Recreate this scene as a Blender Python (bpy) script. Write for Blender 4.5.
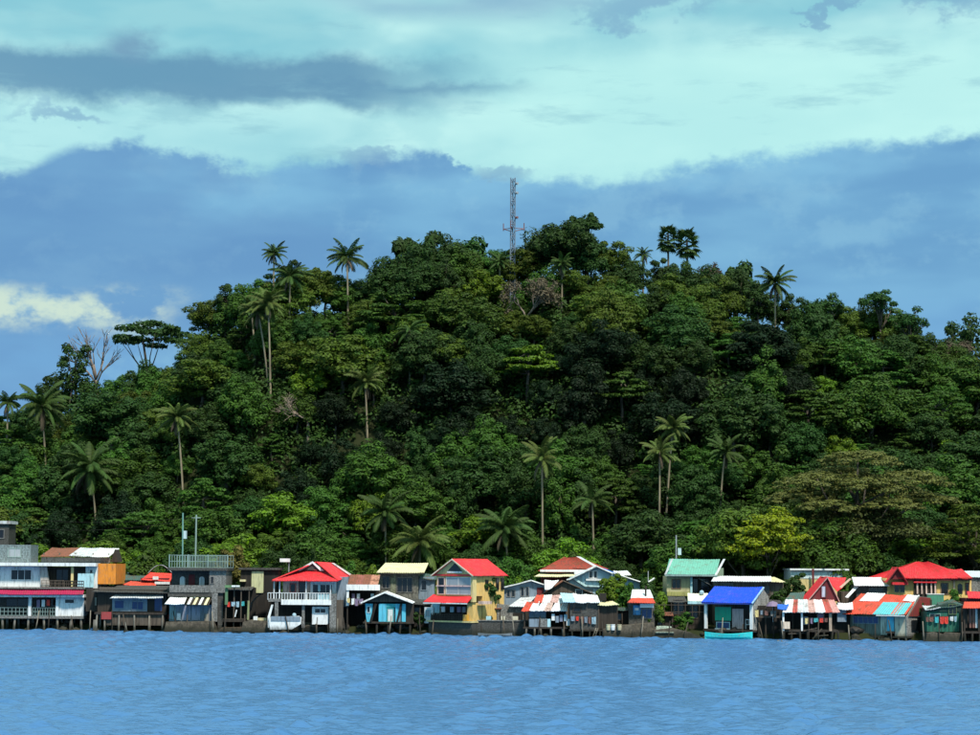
import bpy, bmesh, math, random
import numpy as np
from mathutils import Vector, Matrix

random.seed(7)
rng = np.random.default_rng(11)
R = math.radians
for o in list(bpy.data.objects):
    bpy.data.objects.remove(o)
S = bpy.context.scene
COL = S.collection

# ------------------------------------------------------------------ camera
F = 2125.0                                    # focal length in photo pixels (980 wide)
CAM_H, PITCH, ROLL = 8.0, math.atan((566 - 367.5) / F), R(0.35)
fwd = Vector((0, math.cos(PITCH), math.sin(PITCH)))
up0 = Vector((0, -math.sin(PITCH), math.cos(PITCH)))
rt0 = Vector((1, 0, 0))
rt = rt0 * math.cos(ROLL) + up0 * math.sin(ROLL)
up = up0 * math.cos(ROLL) - rt0 * math.sin(ROLL)
cd = bpy.data.cameras.new('camera')
cd.sensor_width = 36.0
cd.lens = 36.0 * F / 980.0
cd.clip_start = 1.0
cd.clip_end = 20000.0
cam = bpy.data.objects.new('camera', cd)
COL.objects.link(cam)
m = Matrix.Identity(4)
for i in range(3):
    m[i][0], m[i][1], m[i][2] = rt[i], up[i], -fwd[i]
m[2][3] = CAM_H
cam.matrix_world = m
S.camera = cam

# ------------------------------------------------------------------ light
SUN_EL, SUN_AZ = R(56), R(156)                # azimuth clockwise from +Y (the view direction)
sun_dir = Vector((math.sin(SUN_AZ) * math.cos(SUN_EL), math.cos(SUN_AZ) * math.cos(SUN_EL), math.sin(SUN_EL)))
sd = bpy.data.lights.new('sun', 'SUN')
sd.energy = 5.0
sd.angle = R(6)
sd.color = (1.0, 0.95, 0.86)
sun = bpy.data.objects.new('sun', sd)
COL.objects.link(sun)
sun.rotation_euler = (-sun_dir).to_track_quat('-Z', 'Y').to_euler()
sun.location = (0, 0, 200)

S.view_settings.view_transform = 'Standard'
S.view_settings.look = 'None'
S.view_settings.exposure = 0.0
S.view_settings.gamma = 1.0
S.view_settings.use_curve_mapping = False
S.render.engine = 'CYCLES'
S.cycles.use_denoising = True
S.cycles.max_bounces = 4
S.cycles.diffuse_bounces = 1
S.cycles.glossy_bounces = 2
S.cycles.transmission_bounces = 2
S.cycles.transparent_max_bounces = 4
S.cycles.caustics_reflective = False
S.cycles.caustics_refractive = False


def lin(*c):
    """sRGB 0-255 to linear"""
    out = []
    for v in c:
        v /= 255.0
        out.append(v / 12.92 if v <= 0.04045 else ((v + 0.055) / 1.055) ** 2.4)
    return tuple(out)


class NB:
    """small helper that writes math nodes"""
    def __init__(s, tree):
        s.t = tree
        s.n = tree.nodes
        s.l = tree.links

    def node(s, kind, **kw):
        n = s.n.new(kind)
        for k, v in kw.items():
            setattr(n, k, v)
        return n

    def put(s, sock, v):
        if isinstance(v, bpy.types.NodeSocket):
            s.l.new(v, sock)
        else:
            sock.default_value = v

    def m(s, op, a, b=0.0, c=0.0):
        n = s.node('ShaderNodeMath', operation=op)
        s.put(n.inputs[0], a); s.put(n.inputs[1], b); s.put(n.inputs[2], c)
        return n.outputs[0]

    def step(s, x, lo, hi):
        n = s.node('ShaderNodeMapRange', interpolation_type='SMOOTHSTEP')
        s.put(n.inputs['Value'], x); s.put(n.inputs['From Min'], lo); s.put(n.inputs['From Max'], hi)
        return n.outputs['Result']

    def mix(s, f, a, b, blend='MIX'):
        n = s.node('ShaderNodeMix', data_type='RGBA', blend_type=blend)
        s.put(n.inputs['Factor'], f)
        for i, v in ((6, a), (7, b)):
            if isinstance(v, tuple) and len(v) == 3:
                v = (*v, 1.0)
            s.put(n.inputs[i], v)
        return n.outputs[2]

    def xyz(s, x, y, z):
        n = s.node('ShaderNodeCombineXYZ')
        s.put(n.inputs[0], x); s.put(n.inputs[1], y); s.put(n.inputs[2], z)
        return n.outputs[0]

    def noise(s, vec, scale, detail=4.0, rough=0.5, dist=0.0):
        n = s.node('ShaderNodeTexNoise')
        s.put(n.inputs['Vector'], vec); n.inputs['Scale'].default_value = scale
        n.inputs['Detail'].default_value = detail; n.inputs['Roughness'].default_value = rough
        n.inputs['Distortion'].default_value = dist
        return n.outputs[0]

    def mapping(s, vec, scale):
        n = s.node('ShaderNodeMapping')
        s.put(n.inputs['Vector'], vec); n.inputs['Scale'].default_value = scale
        return n.outputs[0]


# ------------------------------------------------------------------ sky (world): nishita air behind banks of cloud
W = bpy.data.worlds.new('World')
S.world = W
W.use_nodes = True
wt = W.node_tree
wt.nodes.clear()
b = NB(wt)
gen = b.node('ShaderNodeTexCoord').outputs['Generated']
sx = b.node('ShaderNodeSeparateXYZ'); wt.links.new(gen, sx.inputs[0])
az = b.m('ARCTAN2', sx.outputs[0], sx.outputs[1])
el = b.m('ARCSINE', sx.outputs[2])
flat = b.xyz(az, b.m('MULTIPLY', el, 2.6), 0.0)
puff = b.noise(b.xyz(az, b.m('MULTIPLY', el, 1.6), 0.7), 26.0, 5.0, 0.55)
soft = b.noise(flat, 7.0, 4.0, 0.5)
soft2 = b.noise(b.xyz(az, b.m('MULTIPLY', el, 3.4), 3.1), 11.0, 3.0, 0.5)
fine = b.noise(b.xyz(az, b.m('MULTIPLY', el, 1.3), 5.3), 75.0, 5.0, 0.6)
pd = b.m('ADD', b.m('SUBTRACT', puff, 0.5), b.m('MULTIPLY', b.m('SUBTRACT', fine, 0.5), 0.45))
azd = b.m('MULTIPLY_ADD', pd, 0.035, az)
eld = b.m('MULTIPLY_ADD', pd, 0.018, el)
# everything high up: thin bright cloud with teal openings
high = b.mix(b.step(soft, 0.38, 0.62), lin(138, 206, 220), lin(196, 246, 244))
high = b.mix(b.m('MULTIPLY', b.step(puff, 0.5, 0.66), 0.35), high, lin(150, 214, 224))
high = b.mix(b.m('MULTIPLY', b.step(soft2, 0.52, 0.68), 0.6), high, lin(164, 222, 228))
# bright field in the middle right and a grey-blue drift low over the left
def blob(a0, a1, sa, e0, e1, se):
    f = b.m('MULTIPLY', b.step(azd, a0 - sa, a0 + sa), b.m('SUBTRACT', 1.0, b.step(azd, a1 - sa, a1 + sa)))
    g = b.m('MULTIPLY', b.step(eld, e0 - se, e0 + se), b.m('SUBTRACT', 1.0, b.step(eld, e1 - se, e1 + se)))
    return b.m('MULTIPLY', f, g)
def A(px): return (px - 490) / F
def E(py): return (566 - py) / F * 0.992
high = b.mix(b.m('MULTIPLY', blob(A(480), A(1300), .05, E(182), E(45), .014), 0.75), high, lin(198, 252, 246))
high = b.mix(b.m('MULTIPLY', blob(A(-500), A(330), .05, E(165), E(112), .008), 0.6), high, lin(178, 234, 238))
grey = lin(100, 152, 184)
slope = b.m('MULTIPLY_ADD', az, 0.02, eld)
drift = b.m('MULTIPLY', b.m('SUBTRACT', 1.0, b.step(azd, A(330), A(520))), b.m('SUBTRACT', 1.0, b.step(b.m('ABSOLUTE', b.m('SUBTRACT', eld, E(83))), .0065, .0155)))
high = b.mix(b.m('MULTIPLY', drift, 0.92), high, grey)
high = b.mix(b.m('MULTIPLY', blob(A(250), A(500), .03, E(92), E(83), .003), 0.7), high, grey)
high = b.mix(b.m('MULTIPLY', blob(A(105), A(150), .010, E(66), E(42), .005), 0.9), high, lin(116, 160, 190))
wisp = b.noise(b.xyz(az, b.m('MULTIPLY', el, 4.5), 1.9), 14.0, 6.0, 0.62)
high = b.mix(b.m('MULTIPLY', b.step(wisp, 0.52, 0.68), 0.5), high, lin(140, 196, 212))
high = b.mix(b.m('MULTIPLY', b.m('MULTIPLY', b.step(el, E(30), E(0)), b.step(soft, 0.46, 0.6)), 0.75), high, lin(132, 178, 208))
# the cloud bank with its soft top edge
fc = b.node('ShaderNodeFloatCurve')
edge_px = [(-300, 195), (0, 182), (60, 160), (110, 148), (200, 156), (280, 166), (340, 160), (400, 150), (440, 146), (462, 172), (520, 178), (570, 180), (640, 170), (720, 160), (800, 152), (900, 143), (980, 139), (1300, 150)]
cv = fc.mapping.curves[0]
pts = [((px + 300) / 1600.0, (200 - py) / 100.0) for px, py in edge_px]
cv.points[0].location = pts[0]; cv.points[1].location = pts[-1]
for q in pts[1:-1]:
    cv.points.new(*q)
fc.mapping.update()
wt.links.new(b.m('DIVIDE', b.m('MULTIPLY_ADD', azd, F, 790.0), 1600.0), fc.inputs['Value'])
eld2 = b.m('MULTIPLY_ADD', b.m('SUBTRACT', fine, 0.5), 0.007, eld)
edge = b.m('MULTIPLY_ADD', fc.outputs[0], 100.0 / F * .992, E(200))
rise = b.m('SUBTRACT', edge, eld2)
bank = b.step(rise, -0.003, 0.0045)
bankcol = b.mix(b.step(soft2, 0.36, 0.66), lin(107, 164, 208), lin(132, 192, 226))
bankcol = b.mix(b.m('MULTIPLY', b.step(rise, 0.0, 0.035), 0.35), bankcol, lin(100, 158, 204))
bankcol = b.mix(b.m('MULTIPLY', b.step(b.m('SUBTRACT', E(255), el), 0.0, 0.05), 0.55), bankcol, lin(108, 166, 220))
bankcol = b.mix(b.m('MULTIPLY', b.step(b.m('ADD', b.m('MULTIPLY', puff, 0.6), b.m('MULTIPLY', fine, 0.4)), 0.48, 0.62), 0.4), bankcol, lin(142, 196, 224))
bankcol = b.mix(b.m('MULTIPLY', b.m('SUBTRACT', 1.0, b.step(azd, A(250), A(560))), b.m('MULTIPLY', b.step(soft, 0.4, 0.55), 0.55)), bankcol, lin(95, 144, 196))
sky = b.mix(bank, high, bankcol)
for a_, e_, sa_, se_ in ((372, 150, 26, 12), (495, 175, 26, 9), (650, 4, 60, 13), (945, 2, 70, 14), (835, 10, 34, 6), (70, 118, 44, 8)):
    du = b.m('DIVIDE', b.m('SUBTRACT', b.m('MULTIPLY_ADD', pd, 0.03, azd), A(a_)), sa_ / F); dv = b.m('DIVIDE', b.m('SUBTRACT', b.m('MULTIPLY_ADD', pd, 0.035, eld), E(e_)), se_ / F)
    rr_ = b.m('ADD', b.m('MULTIPLY', du, du), b.m('MULTIPLY', dv, dv))
    sky = b.mix(b.m('MULTIPLY', b.m('SUBTRACT', 1.0, b.step(rr_, 0.0, 1.9)), 0.6), sky, lin(118, 164, 202))
glow = blob(A(-420), A(165), .012, E(335), E(296), .006)
sky = b.mix(b.m('MULTIPLY', glow, b.step(b.noise(b.xyz(az, b.m('MULTIPLY', el, 1.5), 9.0), 30.0, 5.0, 0.6), 0.42, 0.60)), sky, lin(208, 230, 214))
ni = b.node('ShaderNodeTexSky', sky_type='NISHITA')
ni.sun_disc = False
ni.sun_elevation = SUN_EL
ni.sun_rotation = SUN_AZ
ni.altitude = 10
scaled = b.mix(1.0, sky, (10.0, 10.0, 10.0), 'MULTIPLY')
final = b.mix(0.92, ni.outputs[0], scaled)
bg = b.node('ShaderNodeBackground')
wt.links.new(final, bg.inputs[0])
bg.inputs[1].default_value = 0.1
wo = b.node('ShaderNodeOutputWorld')
wt.links.new(bg.outputs[0], wo.inputs[0])

# ------------------------------------------------------------------ helpers
def ray(px, py):
    return fwd * F + rt * (px - 490.0) + up * (367.5 - py)

def P(px, py, D):
    """point seen at a photo pixel, on the plane Y = D"""
    d = ray(px, py)
    return Vector((0, 0, CAM_H)) + d * (D / d.y)

def on_water(px, py):
    d = ray(px, py)
    return Vector((0, 0, CAM_H)) + d * (-CAM_H / d.z)

wl, wr = on_water(0, 629.5), on_water(980, 642)
def shore(x):
    return wl.y + (wr.y - wl.y) * (x - wl.x) / (wr.x - wl.x)

def tag(o, label=None, cat=None, group=None, kind=None):
    if label: o['label'] = label
    if cat: o['category'] = cat
    if group: o['group'] = group
    if kind: o['kind'] = kind
    return o

def mesh_obj(name, verts, faces, mat=None, parent=None, smooth=False):
    me = bpy.data.meshes.new(name)
    me.from_pydata([tuple(v) for v in verts], [], faces)
    if smooth:
        me.polygons.foreach_set('use_smooth', [True] * len(me.polygons))
    if mat: me.materials.append(mat)
    o = bpy.data.objects.new(name, me)
    COL.objects.link(o)
    if parent: o.parent = parent
    return o

def empty(name, loc, rz=0.0):
    o = bpy.data.objects.new(name, None)
    o.location = loc
    o.rotation_euler = (0, 0, rz)
    o.empty_display_size = 0.3
    COL.objects.link(o)
    return o

# ------------------------------------------------------------------ materials
MATS = {}
def mat(name, col, kind='paint', rough=0.7, dirt=0.35, dirtcol=(0.06, 0.05, 0.04), spec=0.3, tide_mark=True):
    """procedural weathered surface: wall paint, tin sheet, plank or concrete"""
    if name in MATS: return MATS[name]
    M = bpy.data.materials.new(name)
    M.use_nodes = True
    t = M.node_tree
    n = NB(t)
    bs = t.nodes['Principled BSDF']
    bs.inputs['Roughness'].default_value = rough
    bs.inputs['Specular IOR Level'].default_value = spec
    oc = n.node('ShaderNodeTexCoord').outputs['Object']
    big = n.noise(oc, 0.9, 5.0, 0.6)
    streak = n.noise(n.mapping(oc, (3.0, 3.0, 0.45)), 1.6, 5.0, 0.65)
    c = n.mix(n.m('MULTIPLY', n.step(big, 0.45, 0.75), 0.35), col, tuple(min(1, v * 1.25) for v in col))
    fade = n.noise(oc, 2.6, 4.0, 0.6)
    gl = sum(col) / 3
    c = n.mix(n.m('MULTIPLY', n.step(fade, 0.46, 0.72), 0.38), c, tuple(0.55 * v + 0.45 * gl * .9 for v in col))
    c = n.mix(n.m('MULTIPLY', n.step(streak, 0.46, 0.7), min(.85, dirt * 1.5 + .08)), c, dirtcol)
    if kind == 'wood':
        pl = n.noise(n.mapping(oc, (7.0, 7.0, 0.25)), 1.0, 3.0, 0.6)
        c = n.mix(n.step(pl, 0.35, 0.65), n.mix(0.6, c, (0.02, 0.016, 0.012)), c)
    if kind == 'tin':
        rust = n.noise(n.mapping(oc, (1.4, 1.4, 1.4)), 0.8, 6.0, 0.65)
        c = n.mix(n.m('MULTIPLY', n.step(rust, 0.5, 0.66), min(.9, dirt * 1.5 + .1)), c, (0.16, 0.065, 0.03))
    if kind in ('concrete', 'stone'):
        sp = n.noise(oc, 6.0 if kind == 'concrete' else 2.2, 6.0, 0.7)
        c = n.mix(n.step(sp, 0.35, 0.68), n.mix(0.65, c, (0.015, 0.014, 0.012)), c)
        bp = n.node('ShaderNodeBump'); bp.inputs['Strength'].default_value = 0.6; bp.inputs['Distance'].default_value = 0.08
        t.links.new(sp, bp.inputs['Height']); t.links.new(bp.outputs[0], bs.inputs['Normal'])
    # tide mark: weed and wet grime on whatever stands in the sea
    tm_ = 0.8 if tide_mark else 0.0
    wz = n.node('ShaderNodeSeparateXYZ'); t.links.new(n.node('ShaderNodeNewGeometry').outputs['Position'], wz.inputs[0])
    tide = n.m('MULTIPLY_ADD', n.m('SUBTRACT', streak, 0.5), 1.2, wz.outputs[2])
    c = n.mix(n.m('MULTIPLY', n.m('SUBTRACT', 1.0, n.step(tide, 0.35, 0.95)), tm_), c, (0.022, 0.024, 0.014))
    t.links.new(c, bs.inputs['Base Color'])
    MATS[name] = M
    return M

white = mat('white_paint', (0.80, 0.80, 0.78), dirt=0.25)
palecyan = mat('pale_cyan_paint', (0.42, 0.66, 0.70))
cream = mat('cream_paint', (0.72, 0.56, 0.24), dirt=0.2)
yellow = mat('yellow_paint', (0.78, 0.50, 0.16), dirt=0.2)
pink = mat('pinkish_paint', (0.66, 0.46, 0.38))
orange = mat('orange_paint', (0.80, 0.27, 0.03), dirt=0.3)
grey = mat('grey_cement', (0.30, 0.29, 0.27), 'concrete')
dkgrey = mat('dark_cement', (0.10, 0.095, 0.085), 'concrete')
bluegrey = mat('blue_grey_paint', (0.22, 0.28, 0.34), dirt=0.3)
paleblue = mat('pale_blue_paint', (0.36, 0.53, 0.62), dirt=0.3)
cyan = mat('cyan_paint', (0.10, 0.50, 0.66), dirt=0.25)
teal = mat('teal_paint', (0.05, 0.42, 0.44), dirt=0.2)
green = mat('green_paint', (0.02, 0.13, 0.085), dirt=0.35)
jade = mat('jade_cloth', (0.02, 0.42, 0.25), dirt=0.1)
redroof = mat('red_roof_paint', (0.70, 0.026, 0.034), 'tin', 0.55, dirt=0.16)
orangered = mat('orange_red_tin', (0.74, 0.075, 0.035), 'tin', 0.55, dirt=0.34)
maroon = mat('maroon_paint', (0.16, 0.018, 0.022), dirt=0.3)
brickroof = mat('faded_red_tin', (0.36, 0.055, 0.03), 'tin', 0.7, dirt=0.6)
blueroof = mat('blue_tin', (0.01, 0.07, 0.66), 'tin', 0.45, dirt=0.08)
greenroof = mat('sea_green_tin', (0.16, 0.44, 0.33), 'tin', 0.5, dirt=0.15)
tealroof = mat('teal_tin', (0.12, 0.50, 0.52), 'tin', 0.5, dirt=0.1)
tin = mat('silver_tin', (0.62, 0.64, 0.64), 'tin', 0.5, dirt=0.3)
whitetin = mat('white_tin', (0.82, 0.82, 0.80), 'tin', 0.55, dirt=0.15)
creamtin = mat('cream_tin', (0.78, 0.70, 0.40), 'tin', 0.6, dirt=0.12)
rusttin = mat('rusty_tin', (0.26, 0.09, 0.05), 'tin', 0.8, dirt=0.6)
darktin = mat('dark_green_tin', (0.07, 0.13, 0.11), 'tin', 0.6, dirt=0.4)
bluetarp = mat('blue_tarp', (0.03, 0.14, 0.55), dirt=0.1, rough=0.4)
redcloth = mat('red_cloth', (0.72, 0.05, 0.03), dirt=0.2)
wood = mat('weathered_plank', (0.13, 0.10, 0.075), 'wood', 0.85)
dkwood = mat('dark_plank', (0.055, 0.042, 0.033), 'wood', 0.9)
pole = mat('grey_pole', (0.32, 0.28, 0.22), 'wood', 0.85, dirt=0.2)
stone = mat('sea_stone', (0.17, 0.135, 0.095), 'stone', 0.9)
dkstone = mat('dark_wet_stone', (0.06, 0.05, 0.04), 'stone', 0.7)
rail = mat('grey_green_rail', (0.26, 0.36, 0.33), dirt=0.2)
glass = mat('dark_window_glass', (0.012, 0.014, 0.017), rough=0.12, dirt=0.1, spec=0.6)
bglass = mat('blue_window_glass', (0.02, 0.05, 0.16), rough=0.15, dirt=0.1, spec=0.5)
lglass = mat('pale_window_glass', (0.33, 0.36, 0.38), rough=0.2, dirt=0.1, spec=0.5)
turq = mat('turquoise_paint', (0.04, 0.62, 0.62), dirt=0.12, rough=0.4, tide_mark=False)
black = mat('sooty_dark_board', (0.022, 0.02, 0.018), 'wood', 0.9)  # near-black planking, also used for cords and back walls
brown = mat('brown_cloth', (0.2, 0.09, 0.07), dirt=0.2)
plum = mat('faded_plum_cloth', (0.24, 0.17, 0.26), dirt=0.1)
steel = mat('galvanised_steel', (0.34, 0.36, 0.38), rough=0.45, dirt=0.2)
redsteel = mat('red_mast_paint', (0.22, 0.10, 0.10), rough=0.5, dirt=0.2)

# ------------------------------------------------------------------ terrain
CREST = 336.0
sky_px = [(-120, 430), (0, 412), (35, 396), (60, 412), (92, 410), (108, 385), (122, 366), (188, 354), (197, 303), (215, 288), (240, 281), (290, 265), (350, 275), (400, 252), (430, 240), (470, 243), (520, 240), (560, 232), (600, 240), (630, 264), (680, 256), (740, 272), (790, 296), (830, 302), (880, 304), (925, 334), (980, 352), (1100, 370)]
cx_ = np.array([P(a, c, CREST).x for a, c in sky_px])
cz_ = np.array([P(a, c, CREST).z for a, c in sky_px]) - 8.0
def wob(x, y):
    return (np.sin(x * 0.13 + y * 0.09 + 1.0) + np.sin(x * 0.071 - y * 0.17 + 2.2) + 0.6 * np.sin(x * 0.31 + y * 0.23)) / 2.6
prof_t = np.array([0, .16, .36, .50, .62, .80, 1.0])
prof_z = np.array([0, .05, .19, .37, .60, .82, 1.0])
def ground(x, y):
    """height of the land: beach, village strip, steep hill, far side falling away"""
    x = np.asarray(x, float); y = np.asarray(y, float)
    s = wl.y + (wr.y - wl.y) * (x - wl.x) / (wr.x - wl.x)
    d = y - s
    zc = np.interp(x, cx_, cz_)
    bank = np.clip((d - 0.2) / 2.0, 0, 1)
    bank = bank * bank * (3 - 2 * bank)
    low = -1.2 + 2.0 * bank + 1.6 * np.clip((d - 3) / 20.0, 0, 1)
    foot = s + 22.0
    t = np.clip((y - foot) / (CREST - foot), 0, 1)
    h = np.interp(t, prof_t, prof_z)
    hill = h * (zc - 2.4)
    back = np.clip((y - CREST) / 60.0, 0, 1)
    hill = hill * (1 - back * back * (3 - 2 * back) * 1.0) + wob(x, y) * 1.3 * np.clip(t * 5, 0, 1)
    return low + hill

def gz(x, y):
    return float(ground(x, y))

def by_top(px, py, height, d0=262.0, d1=352.0):
    """base point of something `height` tall whose top is seen at the pixel, standing on the land"""
    D = d0
    while D < d1:
        q = P(px, py, D)
        if q.z - gz(q.x, D) <= height:
            break
        D += 0.5
    q = P(px, py, D)
    return Vector((q.x, D, gz(q.x, D))), q

xs = np.linspace(-190, 190, 191)
ys = np.concatenate([np.linspace(215, 262, 95), np.linspace(263, 420, 106)])
gx, gy = np.meshgrid(xs, ys)
gzv = ground(gx, gy)
gzv = np.where(gy > 419, -3.0, gzv) + rng.normal(0, 0.05, gx.shape)
vv = np.stack([gx, gy, gzv], -1).reshape(-1, 3)
nx = len(xs)
ff = [(j * nx + i, j * nx + i + 1, (j + 1) * nx + i + 1, (j + 1) * nx + i) for j in range(len(ys) - 1) for i in range(nx - 1)]
soil = bpy.data.materials.new('leaf_litter_soil')
soil.use_nodes = True
n = NB(soil.node_tree)
oc = n.node('ShaderNodeTexCoord').outputs['Object']
sb = soil.node_tree.nodes['Principled BSDF']
sb.inputs['Roughness'].default_value = 0.95
sb.inputs['Specular IOR Level'].default_value = 0.1
soil.node_tree.links.new(n.mix(n.noise(oc, 0.8, 5.0, 0.6), (0.016, 0.024, 0.008), (0.036, 0.038, 0.016)), sb.inputs['Base Color'])
terrain = mesh_obj('hill_terrain', vv, ff, soil, smooth=True)
tag(terrain, 'dark soil of the steep wooded hill and its low shore', kind='structure')

# ------------------------------------------------------------------ water
step = 0.34
wx = np.arange(-84, 84.01, step)
wy = np.arange(56, 268.01, step)
X, Y = np.meshgrid(wx, wy)
Zw = np.zeros_like(X)
for i in range(64):
    lam = 0.95 * (2.5 / 0.95) ** rng.random()
    th = rng.normal(-0.15, 0.85)
    kx, ky = math.sin(th) * 2 * math.pi / lam, math.cos(th) * 2 * math.pi / lam
    Zw += 0.0078 * lam ** 0.8 * np.sin(kx * X + ky * Y + rng.random() * 6.28)
gust = 0.72 + 0.3 * np.sin(X * 0.05 + Y * 0.03 + 1) * np.sin(Y * 0.06 - X * 0.02) + 0.5 * np.clip(np.sin(X * .9 + Y * .5) * np.sin(Y * .7 - X * .35 + 2) * np.sin(X * .23 + 1), 0, 1) * 3.4
edge_f = np.clip(np.minimum.reduce([X - wx[0], wx[-1] - X, Y - wy[0], wy[-1] - Y]) / 3.0, 0, 1)
Zw = Zw * gust * edge_f
nv, nr = len(wx), len(wy)
wv = np.stack([X, Y, Zw], -1).reshape(-1, 3)
idx = np.arange(nv * nr).reshape(nr, nv)
wf = np.stack([idx[:-1, :-1], idx[:-1, 1:], idx[1:, 1:], idx[1:, :-1]], -1).reshape(-1, 4)
BIG = 6000.0
ring = np.array([(-BIG, -BIG, 0), (BIG, -BIG, 0), (BIG, BIG, 0), (-BIG, BIG, 0)], float)
base = len(wv)
wv = np.vstack([wv, ring])
c0, c1, c2, c3 = 0, nv - 1, nv * nr - 1, nv * (nr - 1)
me = bpy.data.meshes.new('water')
faces = [tuple(int(k) for k in q) for q in wf]
faces += [tuple([base, base + 1] + [int(k) for k in idx[0, ::-1]]), tuple([base + 1, base + 2] + [int(k) for k in idx[::-1, -1]]),
          tuple([base + 2, base + 3] + [int(k) for k in idx[-1, :]]), tuple([base + 3, base] + [int(k) for k in idx[:, 0]])]
me.from_pydata(wv.tolist(), [], faces)
me.polygons.foreach_set('use_smooth', [True] * len(me.polygons))
wm = bpy.data.materials.new('sea_water')
wm.use_nodes = True
n = NB(wm.node_tree)
wbs = wm.node_tree.nodes['Principled BSDF']
wbs.inputs['Base Color'].default_value = (0.062, 0.17, 0.35, 1)
wbs.inputs['Roughness'].default_value = 0.22
wbs.inputs['IOR'].default_value = 1.33
oc = n.node('ShaderNodeTexCoord').outputs['Object']
rip = n.m('ADD', n.noise(n.mapping(oc, (0.6, 1.3, 1.0)), 1.4, 3.0, 0.55), n.m('MULTIPLY', n.noise(n.mapping(oc, (0.7, 1.2, 1.0)), 4.5, 2.0), 0.35))
bp = n.node('ShaderNodeBump'); bp.inputs['Strength'].default_value = 0.7; bp.inputs['Distance'].default_value = 0.25
wm.node_tree.links.new(rip, bp.inputs['Height'])
wm.node_tree.links.new(bp.outputs[0], wbs.inputs['Normal'])
me.materials.append(wm)
water = bpy.data.objects.new('water', me)
COL.objects.link(water)
tag(water, 'blue rippled bay water in front of the village', kind='structure')

# ================================================================== VEGETATION
def leaf_mat(name, col, var=0.24, transl=0.18):
    M = bpy.data.materials.new(name)
    M.use_nodes = True
    t = M.node_tree
    n = NB(t)
    bs = t.nodes['Principled BSDF']
    bs.inputs['Roughness'].default_value = 0.65
    bs.inputs['Specular IOR Level'].default_value = 0.18
    at = n.node('ShaderNodeAttribute', attribute_name='tint').outputs['Fac']
    rnd = n.node('ShaderNodeObjectInfo').outputs['Random']
    hs = n.node('ShaderNodeHueSaturation')
    n.put(hs.inputs['Hue'], n.m('MULTIPLY_ADD', rnd, 0.036, 0.476))
    n.put(hs.inputs['Saturation'], n.m('MULTIPLY_ADD', at, 0.2, 0.9))
    n.put(hs.inputs['Value'], n.m('ADD', n.m('MULTIPLY_ADD', at, 2 * var, 1.0 - var), n.m('MULTIPLY_ADD', rnd, 0.5, -0.25)))
    hs.inputs['Color'].default_value = (*col, 1)
    t.links.new(hs.outputs[0], bs.inputs['Base Color'])
    tr = n.node('ShaderNodeBsdfTranslucent')
    t.links.new(hs.outputs[0], tr.inputs[0])
    mx = n.node('ShaderNodeMixShader'); mx.inputs[0].default_value = transl
    t.links.new(bs.outputs[0], mx.inputs[1]); t.links.new(tr.outputs[0], mx.inputs[2])
    t.links.new(mx.outputs[0], t.nodes['Material Output'].inputs[0])
    return M

L_DARK = leaf_mat('dark_leaf', (0.028, 0.066, 0.013))
L_GLOOM = leaf_mat('blackish_leaf', (0.009, 0.023, 0.007))  # near-black leaf, the shade of forest hollows put into the colour
L_MID = leaf_mat('green_leaf', (0.046, 0.104, 0.014))
L_UNDER = leaf_mat('undergrowth_leaf', (0.030, 0.064, 0.011), var=.3)
L_OLIVE = leaf_mat('olive_leaf', (0.070, 0.112, 0.014))
L_BRIGHT = leaf_mat('bright_leaf', (0.095, 0.175, 0.014))
L_LIME = leaf_mat('yellow_green_leaf', (0.20, 0.27, 0.015))
L_KHAKI = leaf_mat('khaki_leaf', (0.125, 0.135, 0.034), var=.16)
L_BROWN = leaf_mat('withered_leaf', (0.115, 0.092, 0.058))
L_PALM = leaf_mat('palm_leaf', (0.088, 0.125, 0.028))
L_PALMD = leaf_mat('dark_palm_leaf', (0.045, 0.085, 0.018))
bark = mat('tree_bark', (0.16, 0.125, 0.09), 'wood', 0.9)
palebark = mat('palm_bark', (0.38, 0.31, 0.20), 'wood', 0.9, dirt=0.2)
twig = mat('bare_twig', (0.26, 0.20, 0.16), 'wood', 0.9, dirt=0.1)


def unit(v):
    return v / np.maximum(np.linalg.norm(v, axis=-1, keepdims=True), 1e-9)

def leaves_mesh(name, c, nrm, size, material, aspect=0.62):
    N = len(c)
    rv = rng.normal(size=(N, 3))
    t = unit(np.cross(nrm, rv)); bt = np.cross(nrm, t)
    s = size[:, None]
    fold = nrm * s * 0.12
    v = np.stack([c - t * s * 0.5, c + bt * s * 0.5 * aspect - fold, c + t * s * 0.5, c - bt * s * 0.5 * aspect - fold], 1).reshape(-1, 3)
    me = bpy.data.meshes.new(name)
    me.vertices.add(4 * N); me.loops.add(4 * N); me.polygons.add(N)
    me.vertices.foreach_set('co', v.astype(np.float32).ravel())
    me.loops.foreach_set('vertex_index', np.arange(4 * N, dtype=np.int32))
    me.polygons.foreach_set('loop_start', np.arange(0, 4 * N, 4, dtype=np.int32))
    me.update(calc_edges=True)
    at = me.attributes.new('tint', 'FLOAT', 'POINT')
    at.data.foreach_set('value', np.repeat(np.clip(rng.normal(0.5, 0.24, N), 0, 1), 4).astype(np.float32))
    me.materials.append(material)
    return me

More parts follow.
